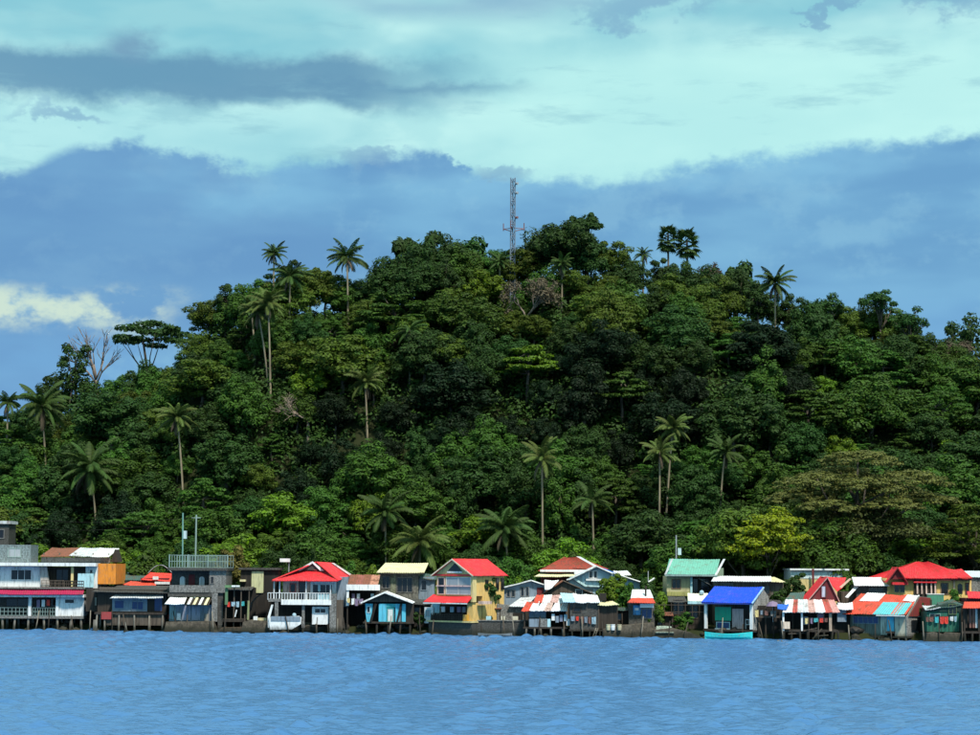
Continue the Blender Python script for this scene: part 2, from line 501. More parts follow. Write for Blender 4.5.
def clump(c, r, n, upb=0.5, jit=0.3):
    d = unit(rng.normal(size=(int(n * 1.5), 3)))
    d = d[(d[:, 2] > -0.55) | (rng.random(len(d)) < 0.25)][:n]
    k = 1 - np.abs(rng.normal(0, 0.17, (len(d), 1)))
    lump = 1 + 0.16 * np.sin(d[:, :1] * 5 + c[0] * 3) * np.sin(d[:, 1:2] * 5 + c[1] * 3 + 1) + 0.1 * np.sin(d[:, 2:] * 9 + c[0])
    r = np.asarray(r, float)
    p = np.asarray(c) + d * r * k * lump
    nr = unit(unit(d / r) + np.array([0, 0, upb]) + rng.normal(0, jit, d.shape))
    return p, nr

def tube(pts, rad, sides=6):
    """vertices and faces of a tapered tube along pts"""
    V, Fc = [], []
    pts = [Vector(p) for p in pts]
    for i, p in enumerate(pts):
        d = (pts[min(i + 1, len(pts) - 1)] - pts[max(i - 1, 0)]).normalized()
        a = d.orthogonal().normalized() if abs(d.z) < 0.2 else Vector((1, 0, 0)).cross(d).normalized()
        c = d.cross(a)
        for k in range(sides):
            an = 2 * math.pi * k / sides
            V.append(p + (a * math.cos(an) + c * math.sin(an)) * rad[i])
    for i in range(len(pts) - 1):
        for k in range(sides):
            k2 = (k + 1) % sides
            Fc.append((i * sides + k, i * sides + k2, (i + 1) * sides + k2, (i + 1) * sides + k))
    Fc.append(tuple(range(sides - 1, -1, -1)))
    Fc.append(tuple(range((len(pts) - 1) * sides, len(pts) * sides)))
    return V, Fc

def join(lst):
    V, Fc = [], []
    for v, f in lst:
        o = len(V)
        V += v
        Fc += [tuple(i + o for i in q) for q in f]
    return V, Fc

def mesh_of(name, vf, material, smooth=True):
    me = bpy.data.meshes.new(name)
    me.from_pydata([tuple(v) for v in vf[0]], [], vf[1])
    if smooth: me.polygons.foreach_set('use_smooth', [True] * len(me.polygons))
    me.materials.append(material)
    return me

def trunk_mesh(h, r, targets, lean=(0, 0), name='trunk', material=None):
    """tapered bent trunk with limbs reaching into the crown"""
    top = Vector((lean[0], lean[1], h))
    pts = [Vector((0, 0, -0.8))]
    for i in range(1, 6):
        f = i / 5
        pts.append(Vector((lean[0] * f * f + random.uniform(-.12, .12) * r * 4, lean[1] * f * f + random.uniform(-.12, .12) * r * 4, h * f)))
    parts = [tube(pts, [r * 1.35, r * 1.05, r * .9, r * .8, r * .68, r * .5], 7)]
    for q in targets:
        q = Vector(q)
        s = pts[random.choice((3, 4, 5))]
        mid = s.lerp(q, 0.5) + Vector((random.uniform(-.2, .2), random.uniform(-.2, .2), -0.08 * (q - s).length + random.uniform(0, .4)))
        parts.append(tube([s, mid, q], [r * .42, r * .3, r * .1], 5))
    return mesh_of(name, join(parts), material or bark)

def finish(P_, N_, leaf, mtl):
    c = np.vstack(P_); nn = np.vstack(N_)
    return leaves_mesh('crown', c, nn, leaf * np.clip(rng.normal(1, .28, len(c)), .45, 1.8), mtl)

def round_crown(R_, Hc, z0, n_cl, leaf, per, open_=0.0, mtl=None, flatten=0.8):
    """irregular dome: a few lobes of unequal size, each covered with leaf clumps; returns crown mesh and limb targets"""
    P_, N_, T = [], [], []
    nl = random.randint(4, 6)
    a0 = random.uniform(0, 6.28)
    lobes = [(0, 0, .60, .55)]
    for i in range(nl):
        a = a0 + i * 6.283 / nl + random.uniform(-.45, .45)
        k = random.uniform(.42, .62) * (.8 if open_ > .1 else 1)
        lobes.append((math.cos(a) * k, math.sin(a) * k, random.uniform(.28, .62), random.uniform(.34, .5)))
    per_l = max(3, int(n_cl / (nl + 1)))
    for li, (lx, ly, lz, lr) in enumerate(lobes):
        C = np.array([lx * R_, ly * R_, z0 + lz * Hc])
        if open_ < .3:
            p, q = clump(C, (lr * R_ * .72, lr * R_ * .72, lr * Hc * .5), int(per * 1.0)); P_.append(p); N_.append(q)
        T.append(C)
        for i in range(per_l):
            zz = 1 - 1.6 * (i + .5) / per_l
            a = i * 2.39996 + random.uniform(-.4, .4) + li
            rr = math.sqrt(max(0.0, 1 - zz * zz))
            c = C + np.array([math.cos(a) * rr * lr * R_, math.sin(a) * rr * lr * R_, zz * lr * Hc * .75]) * (random.uniform(.6, .92) if open_ > .1 else random.uniform(.8, 1.05))
            if open_ > .1: T.append(c)
            c[2] = max(c[2], z0 + .1 * Hc)
            cr = R_ * random.uniform(.17, .32)
            p, q = clump(c, (cr * random.uniform(.9, 1.25), cr, cr * flatten), int(per * random.uniform(.7, 1.2) * (1 - open_)))
            P_.append(p); N_.append(q)
    return finish(P_, N_, leaf, mtl), T

def layer_crown(R_, Hc, z0, levels, leaf, per, mtl, top_small=True):
    """spreading crown: flat sprays of leaf at uneven heights under one domed outline"""
    P_, N_, T = [], [], []
    n_ = levels * 11
    for i in range(n_):
        k = math.sqrt((i + .5) / n_)
        a = i * 2.39996 + random.uniform(-.5, .5)
        dome = 1 - .85 * k ** 2.2
        z = z0 + Hc * dome * random.choice((1, 1, .78, .5, .25)) + random.uniform(-.03, .03) * Hc
        k *= random.uniform(.85, 1.06)
        c = np.array([math.cos(a) * R_ * k, math.sin(a) * R_ * k, z])
        cr = R_ * random.uniform(.15, .30)
        p, q = clump(c, (cr * random.uniform(.9, 1.3), cr, cr * random.uniform(.2, .34)), int(per * random.uniform(.7, 1.2)), upb=.8, jit=.45)
        P_.append(p); N_.append(q)
        if i % 5 == 0: T.append(c)
    return finish(P_, N_, leaf, mtl), T

TREE = {}                                     # kind -> list of (crown mesh, trunk mesh, height)
def reg(kind, crown, targets, h, tr, r=.22, lean=(0, 0)):
    TREE.setdefault(kind, []).append((crown, trunk_mesh(tr, r, targets, lean), h))

for i in range(4):
    cm, T = round_crown(3.9, 7.4, 1.0, 48, .31, 290, mtl=L_DARK); reg('dark', cm, T, 8.6, 5.0)
    cm, T = round_crown(4.1, 6.8, 1.0, 46, .31, 290, mtl=L_MID); reg('green', cm, T, 8.2, 5.0)
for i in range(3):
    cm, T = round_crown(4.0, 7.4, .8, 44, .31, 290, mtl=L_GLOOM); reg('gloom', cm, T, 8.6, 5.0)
    cm, T = round_crown(4.2, 6.4, 1.4, 44, .31, 290, mtl=L_OLIVE, flatten=.6); reg('olive', cm, T, 8.0, 5.2)
    cm, T = layer_crown(4.0, 4.6, 2.6, 4, .33, 240, L_MID); reg('layered', cm, T, 7.6, 5.2)
    cm, T = round_crown(3.4, 5.4, .8, 40, .31, 260, mtl=L_BRIGHT, flatten=.7); reg('bright', cm, T, 6.6, 4.0)
for i in range(2):
    cm, T = round_crown(3.3, 7.0, 2.4, 30, .31, 290, open_=.32, mtl=L_DARK, flatten=.75); reg('ragged', cm, T, 9.6, 6.5, .2)
    cm, T = round_crown(2.6, 9.0, .6, 46, .31, 230, mtl=(L_DARK, L_MID)[i], flatten=1.2); reg('draped', cm, T, 9.8, 6.0)
    cm, T = round_crown(2.6, 3.2, .3, 30, .34, 150, mtl=L_MID); reg('bush', cm, T, 3.7, 2.0, .12)
for vs in TREE.values():                      # true heights
    for i, (cm, tm, h0) in enumerate(vs):
        co = np.empty(len(cm.vertices) * 3, np.float32); cm.vertices.foreach_get('co', co)
        vs[i] = (cm, tm, float(np.percentile(co[2::3], 99.7)))
NAMES = dict(gloom='blackish_tree', dark='rounded_tree', green='domed_tree', olive='olive_crowned_tree', layered='tiered_tree', bright='bushy_tree', ragged='ragged_tree', draped='vine_draped_tree')

def plant(kind, loc, scale, rz, label, group=None, name='tree', var=None, sz=None, cat='tree'):
    cm, tm, h = TREE[kind][var if var is not None else random.randrange(len(TREE[kind]))]
    e = empty(name, loc, rz)
    e.scale = (scale, scale, scale * (sz or 1.0))
    for nm, me_ in (('crown', cm), ('trunk', tm)):
        o = bpy.data.objects.new(nm, me_)
        COL.objects.link(o); o.parent = e
    tag(e, label, cat, group)
    return e

KINDW = {'gloom': 'blackish green rounded tree', 'dark': 'dense dark green rounded tree', 'green': 'mid green domed tree', 'olive': 'olive green flat crowned tree', 'layered': 'green tree with flat tiers',
         'bright': 'light green bushy tree', 'ragged': 'ragged dark tree with gaps', 'draped': 'dark tree draped in vines'}
ZONEP = [dict(dark=.16, green=.34, layered=.10, bright=.28, olive=.08, draped=.12),
         dict(dark=.36, green=.26, layered=.16, bright=.08, olive=.06, draped=.16),
         dict(dark=.26, green=.28, layered=.14, bright=.05, olive=.24, ragged=.03),
         dict(dark=.30, green=.22, olive=.24, ragged=.24)]

# spots kept free for the trees that the photograph singles out: (x, y, radius)
KEEP = []
LAND = []                                     # (x, y, short phrase) of things one can find, for the labels of their neighbours
def land(px, D, phrase):
    LAND.append((P(px, 560, D).x, D, phrase))

def special_spot(px, py, h, r=2.4):
    g, q = by_top(px, py, h)
    KEEP.append((g.x, g.y, r))
    return g, q

# ---- coconut palms
def frond_mesh(L, droop, rise, mtl, nl=30, lw=.05, ll=.72):
    P_, Fc, TT = [], [], []
    pts = []
    ang = rise
    p = Vector((0, 0, 0))
    seg = 14
    for i in range(seg + 1):
        pts.append(p.copy())
        ang -= droop / seg * (0.5 + i / seg)
        p += Vector((math.cos(ang), 0, math.sin(ang))) * L / seg
    v, f = tube(pts, [.045 * (1 - .8 * i / seg) for i in range(seg + 1)], 3)
    P_ += v; Fc += f; TT += [.6] * len(v)
    for s in (-1, 1):
        for j in range(nl):
            u = .10 + .9 * j / (nl - 1)
            x = u * seg
            i = min(seg - 1, int(x))
            c = pts[i].lerp(pts[i + 1], x - i)
            d = (pts[i + 1] - pts[i]).normalized()
            l = ll * math.sin(math.pi * min(1, .18 + .78 * u)) ** .6 * random.uniform(.85, 1.1) * L / 3.4
            out = (d * .62 + Vector((0, s * .9, 0)) + Vector((0, 0, -.42 - .3 * random.random()))).normalized()
            w = d * lw * random.uniform(.8, 1.2) * 1.25
            mid = c + out * l * .55
            tip = c + out * l + Vector((0, 0, -.28 * l))
            o = len(P_)
            P_ += [c - w * .6, c + w * .6, mid + w, tip, mid - w]
            Fc += [(o, o + 1, o + 2, o + 4), (o + 4, o + 2, o + 3)]
            TT += [random.gauss(.5, .18)] * 5
    me = bpy.data.meshes.new('frond')
    me.from_pydata([tuple(q) for q in P_], [], Fc)
    a = me.attributes.new('tint', 'FLOAT', 'POINT')
    a.data.foreach_set('value', [max(0, min(1, q)) for q in TT])
    me.materials.append(mtl)
    return me

FR = {k: [frond_mesh(3.4, dr, ri, m_) for dr, ri in ((1.0, 1.15), (1.25, .75), (1.15, .25), (1.0, -.25))] for k, m_ in (('p', L_PALM), ('d', L_PALMD), ('b', L_BROWN))}
nut_v = bmesh.new(); bmesh.ops.create_icosphere(nut_v, subdivisions=1, radius=.15)
nut_me = bpy.data.meshes.new('coconut'); nut_v.to_mesh(nut_me); nut_me.materials.append(mat('coconut_husk', (.16, .15, .05)))

def palm(px, py, dia_px, height, label, kind='p', lean_px=0, nf=27, keep=2.2, tilt=0.0, short=''):
    """palm whose crown centre is seen at the pixel; lean_px: how far the foot is to the right of the crown"""
    g, q = by_top(px, py, height)
    foot = Vector((q.x + lean_px * g.y / F, g.y, 0))
    foot.z = gz(foot.x, foot.y)
    KEEP.append((foot.x, foot.y, keep))
    KEEP.append((foot.x, foot.y - 3.4, 2.8))
    if short: LAND.append((foot.x, foot.y, short))
    e = empty('coconut_palm', foot)
    top = q - foot
    pts = []
    for i in range(9):
        f = i / 8
        pts.append(Vector((top.x * f ** 1.5, top.y * f, -.5 + (top.z + .5) * f)))
    mesh_ = mesh_of('trunk', tube(pts, [.22] + [.17 - .055 * i / 8 for i in range(1, 9)], 7), palebark)
    o = bpy.data.objects.new('trunk', mesh_); COL.objects.link(o); o.parent = e
    sc = dia_px * g.y / F / 2 / 3.0 * .9
    for i in range(nf):
        f = (i + random.random() * .6) / nf
        lv = min(3, int(f * 4))
        fo = bpy.data.objects.new('frond', FR[kind][lv])
        COL.objects.link(fo); fo.parent = e
        fo.location = top
        fo.rotation_euler = (random.uniform(-.35, .35), random.uniform(-.3, .3) + tilt, i * 2.39996 + random.uniform(-.45, .45))
        k = sc * random.uniform(.72, 1.15)
        fo.scale = (k, k, k)
    for i in range(random.choice((2, 3, 4))):
        fo = bpy.data.objects.new('dead_frond', FR['b'][3]); COL.objects.link(fo); fo.parent = e
        fo.location = top + Vector((0, 0, -.15)); k = sc * random.uniform(.6, .9); fo.scale = (k, k, k)
        fo.rotation_euler = (0, random.uniform(.35, .7), random.uniform(0, 6.28))
    for i in range(5):
        c = bpy.data.objects.new('coconut', nut_me); COL.objects.link(c); c.parent = e
        a = i * 1.3
        c.location = top + Vector((math.cos(a) * .25, math.sin(a) * .25, -.28))
    return tag(e, label, 'palm tree', 'coconut palms on the hill')

palm(274, 253, 30, 12, 'small dark palm poking above the left shoulder of the hill crest', 'd', short='the small palm on the left crest')
palm(290, 276, 46, 10, 'bushy dark palm just below the small palm on the crest', 'd', short='the bushy palm below the crest')
palm(347, 257, 46, 12.5, 'tall palm with a spread crown and pale trunk standing on the crest', 'd', 2, short='the tall palm on the crest')
palm(268, 303, 46, 15, 'tallest palm of the leaning trio high on the left shoulder', 'p', 4, short='the leaning palm trio')
palm(258, 312, 38, 13.5, 'shorter yellowish palm of the leaning trio high on the shoulder', 'p', 12, short='')
palm(251, 308, 34, 9, 'low palm half hidden beside the leaning trio', 'd', 5, short='')
palm(177, 417, 46, 14, 'slender palm with curved pale trunk on the slope above the tower house', 'p', 8, short='the slender curved palm')
palm(542, 458, 50, 15, 'tall straight palm with long pale trunk on the slope above the patched roofs', 'p', 1, short='the tall straight palm')
palm(660, 452, 46, 15, 'nearer palm of the close pair above the green roofed house', 'p', -1, short='the close pair of palms')
palm(673, 428, 44, 16, 'higher palm of the close pair above the green roofed house', 'p', -8, short='')
palm(725, 452, 44, 12, 'single palm right of the close pair, above the blue roofed house', 'd', -7, short='the single palm')
palm(775, 283, 44, 12.5, 'palm with thin pale trunk standing on the right end of the crest', 'd', 0, short='the palm at the right crest')
palm(505, 528, 64, 8, 'dark drooping palm directly behind the yellow house', 'd', 4, short='the dark drooping palm')
palm(420, 542, 66, 7.5, 'broad low palm right behind the cream roofed house', 'p', 0, short='the broad low palm')
palm(385, 512, 62, 10, 'drooping palm up the slope left of the broad low palm', 'd', 2, short='the drooping palm left of the broad one')
palm(90, 468, 76, 10, 'large low palm with long arching fronds left of the slender palm', 'd', 8, short='the large arching palm')
palm(42, 405, 60, 13, 'palm on the left flank among ragged trees', 'd', 6, short='the palm among ragged trees')
palm(365, 382, 44, 9, 'yellowing palm among dark trees in the middle of the hill', 'p', 3, short='the yellowing palm')
palm(8, 402, 34, 12, 'palm at the low left end of the ridge', 'd', short='the palm at the low ridge end')
palm(500, 262, 28, 8, 'small palm on the crest beside the mast', 'd', short='the small palm beside the mast')
palm(562, 264, 32, 8.5, 'palm growing in front of the highest crest tree', 'd', short='the palm before the crest tree')
palm(592, 500, 52, 9, 'dark palm with few fronds on the low slope above the faded red roof', 'd', 2, 14, short='the palm with few fronds')
palm(643, 254, 26, 9.5, 'little upright palm beside the fan palms on the crest', 'd', 0, 16, short='the little upright palm')
palm(410, 330, 34, 9, 'small palm with thin fronds high among dark trees', 'd', 0, 14, short='the small thin palm')

# ---- fan palms on the crest
def fan_mesh():
    V = [Vector((0, 0, 0)), Vector((.9, .03, .25)), Vector((.9, -.03, .25))]
    Fc = [(0, 1, 2)]
    T = [.4] * 3
    n_ = 13
    for i in range(n_):
        a = -2.0 + 4.0 * i / (n_ - 1)
        d = Vector((math.cos(a), math.sin(a), -.15 - .2 * abs(math.sin(a))))
        w = Vector((-math.sin(a), math.cos(a), 0)) * .12
        c = Vector((.9, 0, .25))
        o = len(V)
        V += [c, c + d * .55 + w, c + d * .95 + Vector((0, 0, -.12)), c + d * .55 - w]
        Fc.append((o, o + 1, o + 2, o + 3)); T += [random.gauss(.5, .15)] * 4
    me = bpy.data.meshes.new('fan_leaf'); me.from_pydata([tuple(v) for v in V], [], Fc)
    a = me.attributes.new('tint', 'FLOAT', 'POINT'); a.data.foreach_set('value', [max(0, min(1, q)) for q in T])
    me.materials.append(L_PALMD)
    return me
FAN = fan_mesh()
def fan_palm(px, py, h, label, s=1.0):
    g, q = by_top(px, py, h)
    KEEP.append((g.x, g.y, 1.5))
    e = empty('fan_palm', g)
    top = q - g
    o = bpy.data.objects.new('trunk', mesh_of('trunk', tube([(0, 0, -.5), (.1, 0, top.z * .5), top], [.22, .18, .16], 7), bark)); COL.objects.link(o); o.parent = e
    for i in range(30):
        f = bpy.data.objects.new('fan_leaf', FAN); COL.objects.link(f); f.parent = e
        f.location = top + Vector((0, 0, -2.0 * (i / 30)))
        f.rotation_euler = (random.uniform(-.2, .2), -1.1 + 1.9 * i / 30, i * 2.4)
        f.scale = [s * random.uniform(1.0, 1.35)] * 3
    tag(e, label, 'palm tree', 'fan palms on the crest')
fan_palm(668, 234, 9.4, 'taller fan palm of the two on the crest', 1.0)
fan_palm(687, 240, 8.8, 'shorter fan palm beside the brown bush on the crest', 1.15)

# ---- bare and withered trees
def branches(p, d, L, r, depth, out, ends, spread=.6, up_=.12):
    q = p + d * L
    mid = p.lerp(q, .5) + Vector((random.uniform(-1, 1), random.uniform(-1, 1), random.uniform(-.5, .5))) * L * .07
    out.append(tube([p, mid, q], [r, r * .82, r * .62], 5 if depth > 1 else 4))
    if depth == 0:
        ends.append(q); return
    for k in range(random.choice((2, 3, 3))):
        nd = (d + Vector((random.gauss(0, spread), random.gauss(0, spread), random.gauss(up_, spread * .6)))).normalized()
        branches(q if k else p.lerp(q, random.uniform(.6, .95)), nd, L * random.uniform(.62, .86), r * .6, depth - 1, out, ends, spread, up_)

def bare_tree(px, py, h, label, first, r, depth, L, spread=.6, lean=(0, 0, 1), material=None, name='bare_tree', leaf=None, leads=3):
    g, q = special_spot(px, py, h, 2.0)
    LAND.append((g.x, g.y, {98: 'the bare dead tree', 527: 'the withered tree below the mast', 308: 'the half bare pale tree', 708: 'the withered bush on the crest', 948: 'the brown leafed tree'}[px]))
    e = empty(name, g)
    out, ends = [], []
    t0 = Vector((random.uniform(-.2, .2), 0, first))
    out.append(tube([(0, 0, -.6), (0.1, 0, first * .5), t0], [r * 1.5, r * 1.1, r], 7))
    for k in range(leads):
        d = (Vector(lean) + Vector((random.gauss(0, .45 if leads > 2 else .12), random.gauss(0, .35), 0))).normalized()
        branches(t0, d, L, r * .75, depth, out, ends, spread)
    vf = join(out)
    s_ = (q.z - g.z) / max(v.z for v in vf[0]); e.scale = (s_, s_, s_)
    o = bpy.data.objects.new('trunk', mesh_of('trunk', vf, material or twig)); COL.objects.link(o); o.parent = e
    if leaf:
        P_, N_ = [], []
        for c in ends:
            a_, n_ = clump(c, (leaf[1] / s_,) * 3, leaf[2]); P_.append(a_); N_.append(n_)
        c = np.vstack(P_)
        o = bpy.data.objects.new('crown', leaves_mesh('crown', c, np.vstack(N_), leaf[3] / s_ * np.clip(rng.normal(1, .3, len(c)), .4, 1.7), leaf[0])); COL.objects.link(o); o.parent = e
    tag(e, label, 'tree')
    return e

bare_tree(98, 326, 19, 'bare dead tree with upright twisted twigs beside the ragged trees on the left ridge', 7.0, .2, 4, 2.1, .3, (0, 0, 1.6), leads=2)
bare_tree(527, 280, 9.5, 'withered grey brown tree below the mast', 3.0, .2, 4, 1.9, .7, (0, -.15, .6), None, 'withered_tree', (L_BROWN, .7, 22, .3))
bare_tree(308, 392, 9, 'half bare tree with pale spreading branches in the middle of the hill', 4.6, .22, 4, 2.0, .6, (-.9, -.3, .35), mat('pale_branch', (.4, .3, .22), 'wood', .9, dirt=.1))
bare_tree(708, 264, 4.6, 'brown withered bush beside the fan palms on the crest', 1.6, .16, 4, 1.3, .7, (0, 0, .8), None, 'withered_bush', (L_BROWN, .6, 26, .3))
bare_tree(948, 340, 8.5, 'brown leafed tree at the right end of the ridge', 3.6, .18, 4, 1.4, .7, (0, -.1, .7), None, 'withered_tree', (L_BROWN, .6, 16, .32))

# ---- trees that stand out
def top_of(cm):
    co = np.empty(len(cm.vertices) * 3, np.float32); cm.vertices.foreach_get('co', co)
    return float(np.percentile(co[2::3], 99.7))

def custom_tree(px, py, crown, T, h, tr, label, r=.28, lean=(0, 0), name='tree', keep=3.0, D=None, trunk_mat=None, rz=0.0, short=''):
    if D:
        q = P(px, py, D); g = Vector((q.x, D, gz(q.x, D)))
        s = (q.z - g.z) / top_of(crown)
    else:
        h = top_of(crown); g, q = by_top(px, py, h); s = (q.z - g.z) / h
    if keep > 1.2: KEEP.append((g.x, g.y, keep * .8))
    e = empty(name, g, rz); e.scale = (max(1, s) ** .6, max(1, s) ** .6, s)
    if short: LAND.append((g.x, g.y, short))
    o = bpy.data.objects.new('crown', crown); COL.objects.link(o); o.parent = e
    o = bpy.data.objects.new('trunk', trunk_mesh(tr, r, T, lean, material=trunk_mat)); COL.objects.link(o); o.parent = e
    return tag(e, label, 'tree')

# highest crest tree: wide dome with a knob on top
cm, T = round_crown(6.2, 7.0, 3.4, 44, .46, 260, mtl=L_DARK)
custom_tree(560, 222, cm, T, 10.6, 6, 'wide dark domed tree crowning the highest point of the hill', .4, keep=5, short='the wide domed crest tree')
cm, T = round_crown(2.6, 4.4, 7.2, 16, .42, 220, mtl=L_DARK); custom_tree(586, 213, cm, T, 11.8, 9, 'dark tree with a rounded head rising over the wide domed crest tree', .25, keep=2)
cm, T = round_crown(3.9, 5.2, 4.0, 26, .44, 260, mtl=L_DARK); custom_tree(425, 233, cm, T, 9.4, 6, 'dark domed tree left of the mast on the crest', .3)
cm, T = round_crown(3.0, 4.5, 4.0, 16, .42, 220, open_=.2, mtl=L_DARK); custom_tree(470, 238, cm, T, 8.8, 6, 'loose dark tree on the crest between the mast and the domed tree', .25)
# umbrella tree on the left
cm, T = layer_crown(4.6, 2.6, 9.2, 3, .4, 120, L_DARK)
custom_tree(153, 320, cm, T, 12.2, 10.4, 'umbrella shaped dark tree with flat tiers on a thin trunk, left ridge', .2, (-1.2, 0), keep=2.5, short='the umbrella shaped tree')
# thin ragged columns on the left
def column_crown(h, R_):
    P_, N_, T = [], [], []
    for i in range(36):
        f = (i + .5) / 36
        a = i * 2.39996 + random.uniform(-.6, .6)
        k = R_ * random.uniform(.3, 1.0) * (1.25 - .5 * f) * (.55 if .35 < f < .5 else 1)
        c = np.array([math.cos(a) * k, math.sin(a) * k, h * (.32 + .64 * f)])
        cr = random.uniform(.5, 1.05)
        p, q = clump(c, (cr * 1.2, cr, cr * .8), 120); P_.append(p); N_.append(q)
        if i % 2: T.append(c)
    return finish(P_, N_, .36, L_DARK), T
for px, py, h, lab in ((76, 344, 18, 'tall thin ragged tree right next to the bare dead tree'), (46, 384, 13, 'third ragged tree beside the palm on the left flank'), (60, 372, 13, 'second tall ragged tree left of the bare dead tree'), (90, 380, 12, 'short leaning ragged tree under the bare dead tree')):
    cm, T = column_crown(h, 2.3)
    custom_tree(px, py, cm, T, h, h - 3.5, lab, .18, keep=1.8)
for px, py, lab in ((826, 293, 'small dark tree knob on the right part of the crest'), (880, 290, 'dark tree clump rising on the right crest with a gap under it'), (962, 313, 'open dark tree with sky showing through at the right end'), (910, 306, 'loose dark tree between the clump and the open tree at right')):
    cm, T = round_crown(3.4, 4.8, 6.6, 24, .36, 170, open_=.3, mtl=L_DARK, flatten=.7)
    custom_tree(px, py, cm, T, 10.2, 7.5, lab, .2, keep=2)
cm, T = round_crown(2.6, 4.0, 3.0, 14, .4, 220, mtl=L_DARK); custom_tree(735, 263, cm, T, 7.4, 5, 'dark rounded tree right of the withered bush on the crest', .22, keep=2)
# pale sunlit tree with tiers in the middle and overhanging darker neighbour
cm, T = layer_crown(4.2, 4.6, 4.6, 4, .46, 190, L_BRIGHT); custom_tree(528, 345, cm, T, 9.6, 8, 'bright green tiered tree under the withered tree in the middle of the hill', .25, keep=4, short='the bright tiered tree')
cm, T = layer_crown(4.4, 4.0, 5.0, 4, .46, 190, L_MID); custom_tree(622, 372, cm, T, 9.4, 8, 'green tiered tree leaning over the dark hollow', .25, keep=4, short='the tiered tree over the hollow')
# rain trees right, over the village
P_, N_, T = [], [], []
for ux, uy, uz, ur in ((0, 0, 18.4, 4.6), (-5.2, -1, 15.6, 4.8), (5.4, -1, 16.0, 5.2), (.4, -3.2, 15.0, 4.4), (-1.5, 4, 16.6, 5.0), (-8.0, 0, 13.2, 3.2), (8.6, 0, 13.4, 3.4), (3, -5, 12.6, 3.6), (-4.4, -5, 12.4, 3.6), (5, 4.5, 14.6, 4.6), (-6, 4, 14, 4.2)):
    for i in range(24):                       # one flat umbrella of leaf sprays
        k = math.sqrt((i + .5) / 24); a = i * 2.39996 + random.uniform(-.3, .3)
        c = np.array([ux + math.cos(a) * ur * k, uy + math.sin(a) * ur * k, uz - .30 * ur * k ** 2.4 + random.uniform(-.12, .12)])
        cr = ur * random.uniform(.17, .27)
        p, q = clump(c, (cr * 1.15, cr, cr * random.uniform(.25, .4)), 150, upb=.7); P_.append(p); N_.append(q)
    T.append((ux, uy, uz - .4))
cm = finish(P_, N_, .33, L_KHAKI)
rain = custom_tree(858, 452, cm, T, 18.6, 12, 'huge spreading khaki rain tree with tiered crown behind the red hipped roof', .7, keep=9, short='the huge rain tree', D=266)
cm2, _ = layer_crown(8.6, 3.6, 8.0, 7, .36, 200, leaf_mat('dull_green_leaf', (.062, .07, .02)))  # darker leaf colour stands for shade below the lit crown tops
o = bpy.data.objects.new('lower_foliage', cm2); COL.objects.link(o); o.parent = rain
cm, T = layer_crown(6.0, 7.5, 5.5, 7, .34, 260, L_OLIVE)
custom_tree(975, 505, cm, T, 12.0, 8, 'olive spreading tree behind the house at the far right', .45, keep=6, short='the olive spreading tree', D=264)
cm, T = round_crown(5.0, 9.0, 3.0, 60, .4, 220, mtl=L_OLIVE, flatten=.6)
custom_tree(742, 508, cm, T, 9.9, 6, 'yellowish olive domed tree behind the blue roofed house', .35, keep=5, short='the yellowish olive tree', D=262)
cm, T = round_crown(4.0, 6.5, 4.6, 50, .34, 150, open_=.08, mtl=L_LIME, flatten=.38)
custom_tree(768, 508, cm, T, 7.4, 6, 'bright yellow green tree with tiered sprays beside the rain tree', .2, keep=2, D=258)
cm, T = round_crown(5.5, 8.0, 3.0, 60, .4, 220, mtl=L_MID)
custom_tree(830, 520, cm, T, 9.4, 5, 'green underwood tree below the rain tree', .3, keep=4, D=259)
cm, T = round_crown(2.2, 5.0, 2.8, 40, .32, 150, mtl=leaf_mat('mustard_leaf', (.15, .15, .03)))
custom_tree(234, 546, cm, T, 5.2, 3, 'rounded mustard green bush behind the tower house', .16, keep=2, D=shore(P(234, 560, 252).x) + 15, name='bush_tree')
cm, T = round_crown(1.9, 4.6, .8, 36, .28, 150, mtl=L_BRIGHT)
custom_tree(613, 574, cm, T, 4.6, 3, 'bright green small tree among the shacks beside the pale blue gable', .12, keep=1, D=shore(P(613, 600, 245).x) + 5.5, name='small_tree')
cm, T = round_crown(1.5, 4.0, .6, 30, .28, 150, mtl=L_MID)
custom_tree(627, 583, cm, T, 4.3, 3, 'darker green shrub right of the small tree among the shacks', .1, keep=1, D=shore(P(627, 600, 245).x) + 4.5, name='shrub')
cm, T = round_crown(1.25, 3.2, 2.0, 24, .28, 110, mtl=L_DARK)
custom_tree(489, 577, cm, T, 3.6, 2.4, 'dark leafy shrub growing against the side of the yellow house', .1, keep=1, D=shore(P(489, 600, 245).x) + 2.4, name='shrub')
cm, T = round_crown(1.3, 3.6, 1.2, 24, .28, 120, mtl=L_DARK)
custom_tree(798, 573, cm, T, 2.8, 1.8, 'dark shrub in front of the long white building', .1, keep=1, D=shore(P(798, 590, 245).x) + 10, name='shrub')
cm, T = round_crown(1.3, 2.4, .4, 24, .26, 130, mtl=L_MID)
for px, py, lab in ((655, 603, 'green shrub between the kiosk and the cream awning'), (684, 612, 'low green shrub under the cream awning'), (957, 590, 'small shrub in front of the arched window of the large yellow house')):
    custom_tree(px, py, cm, T, 3.2, 2, lab, .1, keep=1, D=shore(P(px, py, 245).x) + (3.0 if px < 900 else 5.0), name='shrub', rz=px)
# round bushes in front of the slope on the left
for px, py, lab in ((140, 552, 'wide dark green bush behind the dark stilt house'), (122, 563, 'light green bush in front of the wide dark bush')):
    custom_tree(px, py, TREE['bush'][px % 2][0], [(0.5, .3, 2), (-.6, 0, 2)], 3.7, 2, lab, .12, keep=2, D=shore(P(px, py, 250).x) + 15, name='bush')

